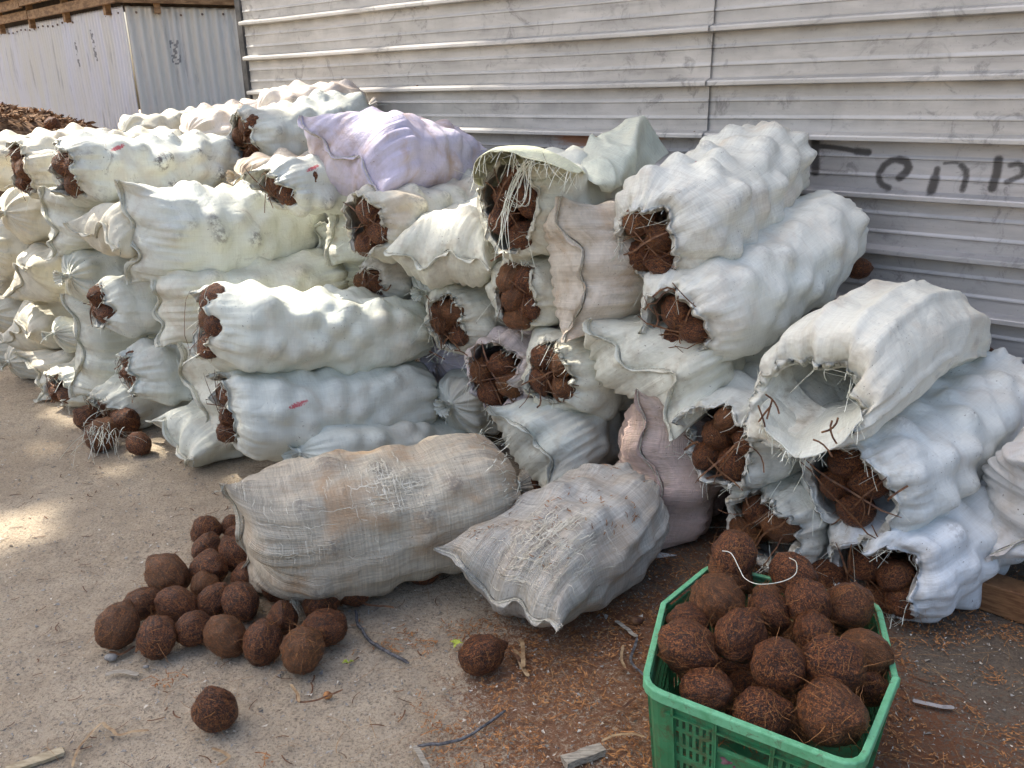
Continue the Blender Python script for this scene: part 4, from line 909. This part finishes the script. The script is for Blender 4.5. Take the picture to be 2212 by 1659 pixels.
    Fv += [tuple(range(kk)), tuple((len(RP)-1)*kk+j for j in range(kk))[::-1]]; mb.add(Vv, Fv); r_ = mb.build('rim', m2, root)
    bv = r_.modifiers.new('edge', 'BEVEL'); bv.width = .0015; bv.segments = 2
    # purple stain on the label panel
    st = simple('purple_sticker_remains', (.13,.05,.07), (.26,.16,.17), 50, .7, .2)
    for (s, z, w_, h_) in ((.40,.185,.016,.010),(.455,.165,.011,.014),(.475,.15,.010,.012),(.50,.162,.006,.009)):
        a = np.linspace(0, 6.28, 15)[:-1]; rr = 1+.35*np.sin(a*3+s*50)+.2*np.sin(a*5); V = [P3(n-1, 1-(s+math.cos(t)*w_*q/.46), z+math.sin(t)*h_*q, .0012) for t, q in zip(a, rr)]
        mb = MB(); mb.add(V, [tuple(range(14))]); mb.build('sticker_remains', st, root)
crate()
CN = [(1585,1200,50,.375,'upper left hairy coconut at the back of the crate heap'),(1578,1236,44,.33,'coconut with pale eyes behind the back rim corner of the crate'),(1713,1240,47,.36,'reddish coconut at the middle back edge of the crate'),
(1553,1300,56,.345,'wide coconut with a pale spot in the crate, third row left'),(1655,1294,36,.355,'small pointed coconut in the crate behind the dark round one'),(1745,1303,52,.365,'fuzzy coconut at the back right of the crate'),(1833,1306,53,.35,'dark fuzzy coconut in the back right corner of the crate'),
(1490,1340,40,.31,'small dark coconut at the left side of the crate'),(1663,1324,47,.335,'dark round coconut at the centre back of the crate'),(1598,1370,60,.355,'coconut with a puckered pink tip turned up in the crate'),(1482,1398,62,.33,'smooth big coconut at the left rim of the crate'),
(1757,1370,48,.335,'brown coconut right of centre in the crate'),(1872,1408,50,.33,'light brown coconut at the right rim of the crate'),(1801,1434,63,.355,'large coconut with golden threads in the crate'),(1682,1440,60,.345,'large dark coconut in the middle of the crate'),
(1525,1492,55,.285,'dark coconut with white dust at the front left of the crate'),(1642,1542,60,.275,'coconut with a fibre tuft at the front of the crate'),(1795,1540,76,.315,'largest smoothest coconut at the front right of the crate'),(1880,1486,42,.27,'shadowed coconut low at the right rim of the crate'),
(1590,1440,50,.12,'coconut deep in the crate left of centre'),(1730,1490,50,.14,'coconut deep in the crate front centre'),(1600,1500,48,.13,'coconut deep in the crate near the front wall'),(1700,1580,48,.14,'coconut seen through the hand hole of the crate'),(1700,1390,48,.17,'coconut deep in the crate at its centre'),
(1500,1440,46,.20,'coconut deep in the crate at left'),(1830,1480,46,.2,'coconut deep in the crate at right'),(1780,1330,46,.25,'coconut deep in the crate under the back row')]
CM = [1,3,0,5,2,4,1,2,0,0,6,4,5,1,3,2,4,6,0,1,2,0,3,4,0,2,1]
for (x, y, r_, z, lb), me_ in zip(CN, CM):
    c = atz(x, y, z); nut(c, min(.075, r_*depth(c)/FPX), lb, 'coconuts heaped in the green crate', mesh=me_)
ground_nut(1787,1243,40,'coconut on the ground between the crate and the lowest right sack','loose coconuts on the ground')
mb = MB(); pp = catmull(np.array([atz(x, y, z) for x, y, z in ((1560,1190,.43),(1580,1196,.43),(1598,1230,.41),(1610,1250,.40),(1640,1262,.42),(1690,1256,.43),(1718,1240,.43),(1720,1215,.43),(1705,1205,.42))]), np.linspace(0, 1, 50)); mb.tube(pp, .0011, 5)
tag(mb.build('plastic_string', THREAD, None, True), 'white string looped over the coconuts at the back of the crate', 'string')

# ------------------------------------------------------------------ timber at the wall foot
a1, b1 = atz(2040,1294,0), atz(2212,1353,0); dd = (b1-a1)/np.linalg.norm(b1-a1); bk = np.cross(dd, UP); bk = bk if bk@NW > 0 else -bk
mb = MB(); mb.box(a1+dd*.35+bk*.05+UP*.052, dd*.75, bk*.045, UP*.05); o = mb.build('timber_beam', WOODB); tag(o, 'brown squared timber beam on the ground at the right edge', 'beam')
bv = o.modifiers.new('edge', 'BEVEL'); bv.width = .004; bv.segments = 2
for k, (w_, z_, lb) in enumerate(((.28,.105,'lower weathered timber baulk along the wall foot'),(.26,.31,'upper weathered dark timber baulk behind the right sacks'))):
    mb = MB(); xs = np.linspace(-.55, 1.2, 30); V = []; 
    for x in xs:
        for q in range(12):
            t = 2*math.pi*q/12; rr = .098*(abs(math.cos(t))**4+abs(math.sin(t))**4)**-.25*(1+.05*noise(np.array([x*3, math.cos(t)*2, math.sin(t)*2+k*9]), 3)); V.append(W(x+k*.07, w_+math.cos(t)*rr, z_+math.sin(t)*rr))
    Fv = [(i*12+q, i*12+(q+1) % 12, (i+1)*12+(q+1) % 12, (i+1)*12+q) for i in range(29) for q in range(12)]+[tuple(range(12)), tuple(29*12+q for q in range(12))[::-1]]
    mb.add(V, Fv); tag(mb.build('timber_baulk', WOOD, None, False), lb, 'timber')

# ------------------------------------------------------------------ far heap of husks
def heap():
    c = at(10, 300, 6.9); zt = at(60, 232, 6.9)[2]; rs = np.random.RandomState(3); mb = MB(); n = 60
    g = np.linspace(-1, 1, n); X, Y = np.meshgrid(g*2.1, g*1.5); rr = np.sqrt((X/2.1)**2+(Y/1.5)**2)
    Z = zt*np.clip(1-rr**3, 0, 1)**.75 + fbm(np.stack([X*4, Y*4, X*0], -1), 4, 3)*.04*(rr < .97); V = np.stack([c[0]-.6+X, c[1]+Y+.2, Z], -1)
    mb.add(V.reshape(-1, 3), [(j*n+i, j*n+i+1, (j+1)*n+i+1, (j+1)*n+i) for j in range(n-1) for i in range(n-1)])
    for k in range(9000):
        i, j = rs.randint(0, n), rs.randint(0, n)
        if rr[j, i] > .97: continue
        p = V[j, i]+rs.randn(3)*[.03,.03,.006]+[0,0,.012]; d = rs.randn(3)*[1,1,.5]; d /= np.linalg.norm(d); ln = rs.uniform(.02, .06); t = np.linspace(-1, 1, 4)[:, None]
        mb.ribbon(p+d*[1,1,.5]*ln*t+rs.randn(3)*.012*t*t, rs.uniform(.010, .035)*np.array([.4,1,1,.3]), None, rs.randn(3))
    tag(mb.build('husk_heap', simple('husk_shreds', (.07,.035,.018), (.30,.17,.085), 14, .8, .3)), 'far brown heap of shredded coconut husks by the corrugated shed', 'husk heap', kind='stuff')
    kx = c[0]+.41; kk = int((kx-(c[0]-.6))/2.1*30+30); cc = V[25, kk]+UP*.05; nut(cc, .06, 'single coconut lying on top of the far husk heap', None, mesh=3)
heap()

# ------------------------------------------------------------------ debris on the ground
def strip(name, pts, wpx, mat, label, cat, z=.012, thick=None, wav=.003, tube=False):
    q = np.array([atz(x, y, z) for x, y in pts]); n_ = max(8, len(pts)*6); pp = catmull(q, np.linspace(0, 1, n_)) if len(pts) > 2 else q[0]*(1-np.linspace(0, 1, n_)[:, None])+q[1]*np.linspace(0, 1, n_)[:, None]
    pp = pp + noise(pp*40, 3)[:, None]*wav*np.array([[1,1,.7]])
    w_ = wpx*depth(q[0])/FPX; mb = MB(); tp = np.clip(np.minimum(np.arange(n_), np.arange(n_)[::-1])/2.+.35, 0, 1)
    if tube: mb.tube(pp, w_/2*tp, 6)
    else: mb.ribbon(pp, w_*tp, (thick or w_*.3)*np.ones(n_), UP+.01)
    return tag(mb.build(name, mat, None, tube), label, cat)
DKST = simple('dark_leaf_strip', (.045,.045,.05), (.17,.165,.165), 60, .6, .3)
GRW = simple('grey_driftwood', (.20,.175,.14), (.40,.36,.29), 12, .85, .4, (2,14,14))
strip('leaf_strip', [(768,1318),(775,1350),(800,1385),(840,1410),(884,1432)], 7, DKST, 'dark curved leaf strip right of the loose coconut heap', 'leaf strip', tube=True)
strip('leaf_strip', [(902,1611),(960,1606),(1010,1590),(1050,1565),(1092,1535)], 7, DKST, 'long dark grey leaf strip in the bottom middle foreground', 'leaf strip', tube=True)
strip('leaf_strip', [(896,1609),(910,1632),(926,1662)], 12, GRW, 'pale bent strip at the end of the long dark grey one', 'leaf strip')
strip('dry_reed', [(158,1655),(165,1625),(190,1590),(218,1562)], 6, LEAFD, 'bent straw coloured reed on sand at the lower left', 'reed'); strip('dry_reed', [(220,1561),(238,1572),(256,1586),(290,1580),(322,1577)], 7, LEAFD, 'straw coloured reed piece reaching right towards the lone coconut', 'reed')
strip('dry_reed', [(455,1618),(475,1622),(495,1635),(470,1652)], 7, LEAFD, 'brown folded reed below the lone foreground coconut', 'reed')
strip('wood_stick', [(228,1457),(255,1450),(300,1457)], 12, GRW, 'short flat grey stick on sand below the loose heap', 'stick', thick=.006)
strip('wood_stick', [(234,1563-105),(236,1560-105)], 6, GRW, 'tiny grey splinter touching the flat grey stick', 'splinter')
strip('husk_stick', [(292,1410),(318,1360),(346,1312)], 9, STRIP, 'brown husk stick leaning on the left front coconuts', 'husk stick', z=.04); strip('husk_stick', [(235,1408),(262,1412),(292,1395)], 7, STRIP, 'orange brown husk strip by the grey pebble', 'husk strip')
strip('leaf_strip', [(1330,1340),(1352,1358),(1376,1376)], 10, GRW, 'grey split strip left of the crate, upper piece', 'leaf strip'); strip('leaf_strip', [(1376,1378),(1370,1400),(1362,1425),(1378,1448),(1396,1462)], 6, DKST, 'thin grey strip curling down beside the crate', 'leaf strip')
for k, (pt, lb) in enumerate((([(1345,1395),(1342,1420),(1350,1445)],'brown husk flake beside the thin grey strip'),([(1335,1440),(1360,1450),(1390,1470)],'long brown husk flake near the crate left wall'),([(1112,1402),(1130,1440),(1142,1460)],'broad husk strip right of the coconut below the grey sack'),
   ([(1092,1398),(1118,1420),(1140,1432)],'second husk strip crossing the broad one'),([(1124,1378),(1130,1410),(1132,1440)],'upright husk strip at the top of the small husk bundle'),([(1280,1530),(1310,1536),(1345,1528),(1375,1505)],'long thin brown straw left of the crate'),
   ([(1300,1600),(1330,1588),(1365,1585),(1392,1592)],'brown straw above the grey wood block'),([(640,1500),(650,1515),(690,1510),(740,1490)],'brown stick pointing right below the hairiest coconut'),([(628,1478),(640,1495),(648,1515)],'forked husk flake below the hairiest coconut'),
   ([(770,1300),(810,1308),(850,1312)],'brown straw in the shade below the tan sack'))):
    strip('husk_strip', pt, 9 if k in (2,3,4) else 6, STRIP if k % 2 else LEAFD, lb, 'husk strip', z=.012+.003*k)
strip('leaf_strip', [(1972,1512),(1995,1518),(2025,1524),(2062,1527)], 12, simple('pale_grey_strip', (.20,.19,.19), (.38,.36,.35), 30, .6, .2), 'flat pale grey strip on dark ground right of the crate', 'leaf strip', thick=.004)
def plank(c1, c2, wpx, h, mat, label, name='wood_block'):
    a, b = atz(*c1, h/2+.001), atz(*c2, h/2+.001); d_ = (b-a)/2; s_ = np.cross(d_, UP); s_ /= np.linalg.norm(s_); hw = wpx*depth(a)/FPX/2
    mb = MB(); xs = np.linspace(-1, 1, 9); V = []
    for x in xs:
        for (i, j) in ((-1,-1),(1,-1),(1,1),(-1,1)):
            e = noise(np.array([x*3+i, j*2., c1[0]]), 2)*.0025; V.append((a+b)/2+d_*x+s_*(i*hw*(1+.1*math.sin(x*5))+e)+UP*(j*h/2+e*.5)+d_*(.03*i*j if abs(x) == 1 else 0))
    mb.add(V, [(q*4+j, q*4+(j+1) % 4, (q+1)*4+(j+1) % 4, (q+1)*4+j) for q in range(8) for j in range(4)]+[(0,1,2,3),(35,34,33,32)])
    return tag(mb.build(name, mat), label, 'wood')
plank((1218,1648),(1302,1618), 26, .020, GRW, 'small grey wood block at the bottom edge left of the crate')
plank((15,1665),(138,1622), 24, .010, simple('pale_wood', (.30,.24,.15), (.48,.40,.27), 10, .8, .4, (3,14,14)), 'pale flat splinter of wood in the bottom left corner')
def pebble(x, y, rpx, lb, sq=.55, mat=STONE, name='pebble', cat='pebble'):
    c = atz(x, y, .008); R = rpx*depth(c)/FPX; V = []; n1, n2 = 9, 12
    for i in range(n1+1):
        for j in range(n2):
            t, a = math.pi*i/n1, 2*math.pi*j/n2; v = np.array([math.sin(t)*math.cos(a), math.sin(t)*math.sin(a)*.75, math.cos(t)*sq]); V.append(c+v*R*(1+.15*noise(v*2+x, 2)))
    return tag(mk(name, V, [(i*n2+j, (i+1)*n2+j, (i+1)*n2+(j+1) % n2, i*n2+(j+1) % n2) for i in range(n1) for j in range(n2)], mat), lb, cat)
pebble(240,1420,14,'smooth grey pebble below the leftmost front coconut'); pebble(315,1440,7,'tiny dark pebble below the second front coconut')
pebble(1376,1341,15,'reddish brown husk chunk between grey sack and crate', .6, STRIP, 'husk_chunk', 'husk chunk'); pebble(708,1502,10,'small red fuzzy husk ball right of the lone foreground coconut', .9, FIB, 'husk_ball', 'husk ball')
pebble(2030,1330,10,'small grey stone near the brown timber beam')
# white rag
mb = MB(); c = [atz(x, y, z) for x, y, z in ((1392,1172,.03),(1412,1166,.02),(1424,1180,.01),(1418,1192,.008),(1462,1199,.006),(1438,1202,.004),(1408,1206,.004),(1394,1200,.02))]
mb.add(c+[p-UP*.003 for p in c], [tuple(range(8)), tuple(range(15, 7, -1))]+[(i, (i+1) % 8, (i+1) % 8+8, i+8) for i in range(8)]); o = mb.build('rag', simple('dirty_rag', (.38,.37,.34), (.66,.66,.63), 30, .7, .3)); tag(o, 'dirty white rag scrap on dark ground right of the grey sack', 'rag')
def leaflet(x, y, lb, s=1., seed=1):
    rs = np.random.RandomState(seed); c = atz(x, y, .02); mb = MB()
    for k in range(5):
        a = rs.rand()*6.28; d_ = np.array([math.cos(a), math.sin(a), .2])*.022*s; mb.ribbon(np.array([c, c+d_*.5+UP*.006, c+d_]), np.array([.003,.011,.002])*s, None, UP)
    tag(mb.build('leaflet', GREENL), lb, 'leaflet')
leaflet(985,1392,'yellow green leaflet left of the coconut below the grey sack'); leaflet(752,1432,'tiny yellow leaflet right of the heap by the dark curved strip', .8, 2)
def litter():
    rs = np.random.RandomState(12)
    a = MB(); b = MB(); c_ = MB()
    def ok(p, z):
        xw, w_, _ = towall(p); return w_
    N = 0
    while N < 17000:                                                   # fine coir
        p = np.array([rs.uniform(-1.1, 3.0), rs.uniform(1.0, 3.4), 0.]); xw, w_, _ = towall(p)
        if w_ < .5: continue
        cl = noise(p*7, 4)*.55+noise(p*22, 5)*.45
        dn = math.exp(-((xw+.75)/1.05)**2)*float(sst(p[0], -1.2, .1))
        if cl < .66-1.0*dn*rs.uniform(.6, 1): continue
        N += 1; g = rs.rand()*6.28; ln = rs.uniform(.004, .016)*(3 if rs.rand() < .05 else 1); d_ = np.array([math.cos(g), math.sin(g), rs.uniform(-.1, .25)]); t = np.linspace(0, 1, 4)[:, None]
        a.ribbon(p+UP*rs.uniform(.001, .009)+d_*ln*t+rs.randn(3)*[.5,.5,.1]*ln*.6*t*t, rs.uniform(.0014, .0038), None, UP)
    a.build('coir_litter', FIB)['kind'] = 'stuff'
    for k in range(1500):                                              # long hair-fine fibres
        p = np.array([rs.uniform(-1.3, 2.6), rs.uniform(1.1, 3.0), .004]); g = rs.rand()*6.28; ln = rs.uniform(.03, .10); d_ = np.array([math.cos(g), math.sin(g), 0]); t = np.linspace(0, 1, 7)[:, None]
        if rs.rand() > math.exp(-((towall(p)[0]+.75)/1.0)**2)+.12: continue
        c_.ribbon(p+d_*ln*t+np.array([-d_[1], d_[0], 0])*ln*rs.uniform(-.6, .6)*t*t+UP*.012*np.sin(t*3.14)*rs.rand(), rs.uniform(.0007, .0014), None, UP)
    c_.build('loose_fibres', simple('pale_fibre', (.20,.10,.04), (.42,.26,.12), 60, .7, 0))['kind'] = 'stuff'
    d = MB(); e = MB(); f = MB()
    n_ = 44000; p = np.stack([rs.uniform(-3.6, 2.4, n_), 1.0+3.4*rs.rand(n_)**1.5, np.zeros(n_)], -1)     # grit and chips
    p = p[(DW-p@NW) > .5]; n_ = len(p); R = (np.abs(rs.randn(n_))*.0018+.0009)[:, None, None]; q = p[:, None]+rs.randn(n_, 4, 3)*R*[1,1,.5]+UP*R*.4
    tet = np.array([(0,1,2),(0,2,3),(0,3,1),(1,3,2)]); lt = rs.rand(n_) < .28
    for mb_, sel in ((d, lt), (e, ~lt)): qq = q[sel]; mb_.add(qq.reshape(-1, 3), (tet[None]+np.arange(len(qq))[:, None, None]*4).reshape(-1, 3))
    for k in range(900):
        p = np.array([rs.uniform(-3.6, 2.6), rs.uniform(1.0, 4.0), .003])
        if towall(p)[1] < .9: continue
        g = rs.rand()*6.28; ln = rs.uniform(.006, .028); d_ = np.array([math.cos(g), math.sin(g), rs.uniform(0, .1)]); t = np.linspace(-1, 1, 5)[:, None]
        f.ribbon(p+d_*ln*t+np.array([-d_[1], d_[0], 0])*ln*rs.uniform(-.4, .4)*t*t, rs.uniform(.0015, .005), None, UP)
    for o, l in ((d.build('pale_grit', CHIP), 0), (e.build('dark_grit', STONE), 0), (f.build('husk_scraps', STRIP), 0)): o['kind'] = 'stuff'
    # coir crumbs lying on the worn grey sack
    g = MB(); V = SK['G2']['V']; nr, nv = V.shape[:2]
    for k in range(1500):
        i, j = rs.randint(8, nr-10), rs.randint(nv)
        p = V[i, j]; cc = SK['G2']['F']+SK['G2']['A']*((p-SK['G2']['F'])@SK['G2']['A']); n_ = p-cc; n_ /= np.linalg.norm(n_)
        if n_[2] < .45 or noise(p*14, 6)+.25*rs.randn() < .12: continue
        d_ = rs.randn(3); d_ -= n_*(d_@n_); d_ /= np.linalg.norm(d_); ln = rs.uniform(.003, .012); g.ribbon(np.array([p-d_*ln, p+rs.randn(3)*.002, p+d_*ln])+n_*.0025, rs.uniform(.0015, .0035), None, n_)
    o = g.build('coir_crumbs', FIB); o['kind'] = 'stuff'
litter()
# ------------------------------------------------------------------ added tree, never in frame: crown thinned and cut open to shape the dapples
SUNNY = [(8,1150,'g',.16),(60,300,1.6,.36),(150,285,1.5,.2),(210,275,1.6,.18),(330,285,1.6,.20),(420,295,1.6,.18),(330,250,.6,.30),(450,240,.6,.25),(590,225,.6,.16),(340,408,1.4,.12),(420,400,1.4,.12),(600,415,1.3,.11),(30,470,1.9,.10),
  (560,620,1.5,.07),(700,615,1.4,.06),(620,555,1.3,.06),(970,440,1.0,.09),(1010,415,.8,.06),(840,945,1.8,.05),(640,40,.0,.34),(720,150,.0,.30),(850,60,.0,.16),(600,170,.0,.10),(980,120,.0,.10),(700,260,.6,.10),
  (120,470,1.9,.05),(1065,330,1.2,.07),(60,610,1.95,.05),(200,640,1.95,.05)]
SUNP = [((atz(x, y, 0) if w_ == 'g' else P(x, y, w_)), (.085 if w_ == 'g' else r_)) for x, y, w_, r_ in SUNNY]
SUNP += [(at(400,120,9.), 1.2), (at(150,150,9.), .7), (at(60,250,6.9), .6)]
def tree():
    rs = np.random.RandomState(44); n0 = 46000
    p = np.stack([rs.uniform(-19, -3.5, n0), rs.uniform(2.5, 16.5, n0), rs.uniform(12.5, 15.5, n0)], -1)
    g = p-SUN_DIR*(p[:, 2]/SUN_DIR[2])[:, None]; t_ = sst(g[:, 0], -4.6, -.6)          # where each leaf's shadow falls
    keep = rs.rand(n0) < .50+.25*t_+.10*noise(p*.5, 3)
    jit = .05*rs.randn(n0)
    for q, r_ in SUNP:  # leaves removed along sun lines so chosen spots are lit
        dq = p-q; k = dq@SUN_DIR; keep &= ~((k > 0) & (np.linalg.norm(dq-np.outer(k, SUN_DIR), axis=1) < r_*1.2+(.27 if r_ > .1 else .18)+jit))
    p = p[keep]; n = len(p); n_ = rs.randn(n, 3)*.6+SUN_DIR; a_ = np.cross(n_, rs.randn(n, 3)); a_ /= np.linalg.norm(a_, axis=1)[:, None]
    b2 = np.cross(n_, a_); b2 /= np.linalg.norm(b2, axis=1)[:, None]; s = rs.uniform(.15, .24, n)[:, None]
    V = np.stack([p-a_*s, p+b2*s*.45-a_*s*.2, p+b2*s*.35+a_*s*.5, p+a_*s*1.1, p-b2*s*.35+a_*s*.5, p-b2*s*.45-a_*s*.2], 1).reshape(-1, 3)
    F = np.arange(n*6).reshape(n, 6)
    root = empty('added_shade_tree', (-11.5,8.5,0), 'added unseen tree on the left, crown gaps cut to shape the dappled shade', 'tree')
    mk('crown', V, F, simple('green_leaf', (.05,.10,.03), (.10,.17,.05), 3, .5, 0), root, smooth=False)
    mb = MB(); mb.tube(np.array([(-11.5,8.5,0),(-11.4,8.5,3),(-11.6,8.7,6),(-11.4,8.8,9),(-11.3,9,12.5)]), [.42,.34,.30,.25,.15], 14)
    for e in ((-6,5,13.5),(-8,12,13.8),(-15,7,13.6),(-16,13,13.7),(-12,4,13.6),(-6,9,13.5),(-12,14,13.5)):
        e = np.array(e, float); s0 = np.array((-11.4,8.8,9.)); t = np.linspace(0, 1, 9)[:, None]; mb.tube(s0*(1-t)+e*t+UP*.8*np.sin(t*3.14)+noise(np.repeat(t*4, 3, 1)+e, 2)[:, None]*.15, np.linspace(.16, .03, 9), 8)
    mb.build('trunk', simple('bark', (.08,.06,.045), (.2,.16,.12), 12, .9, .5), root, True)
tree()
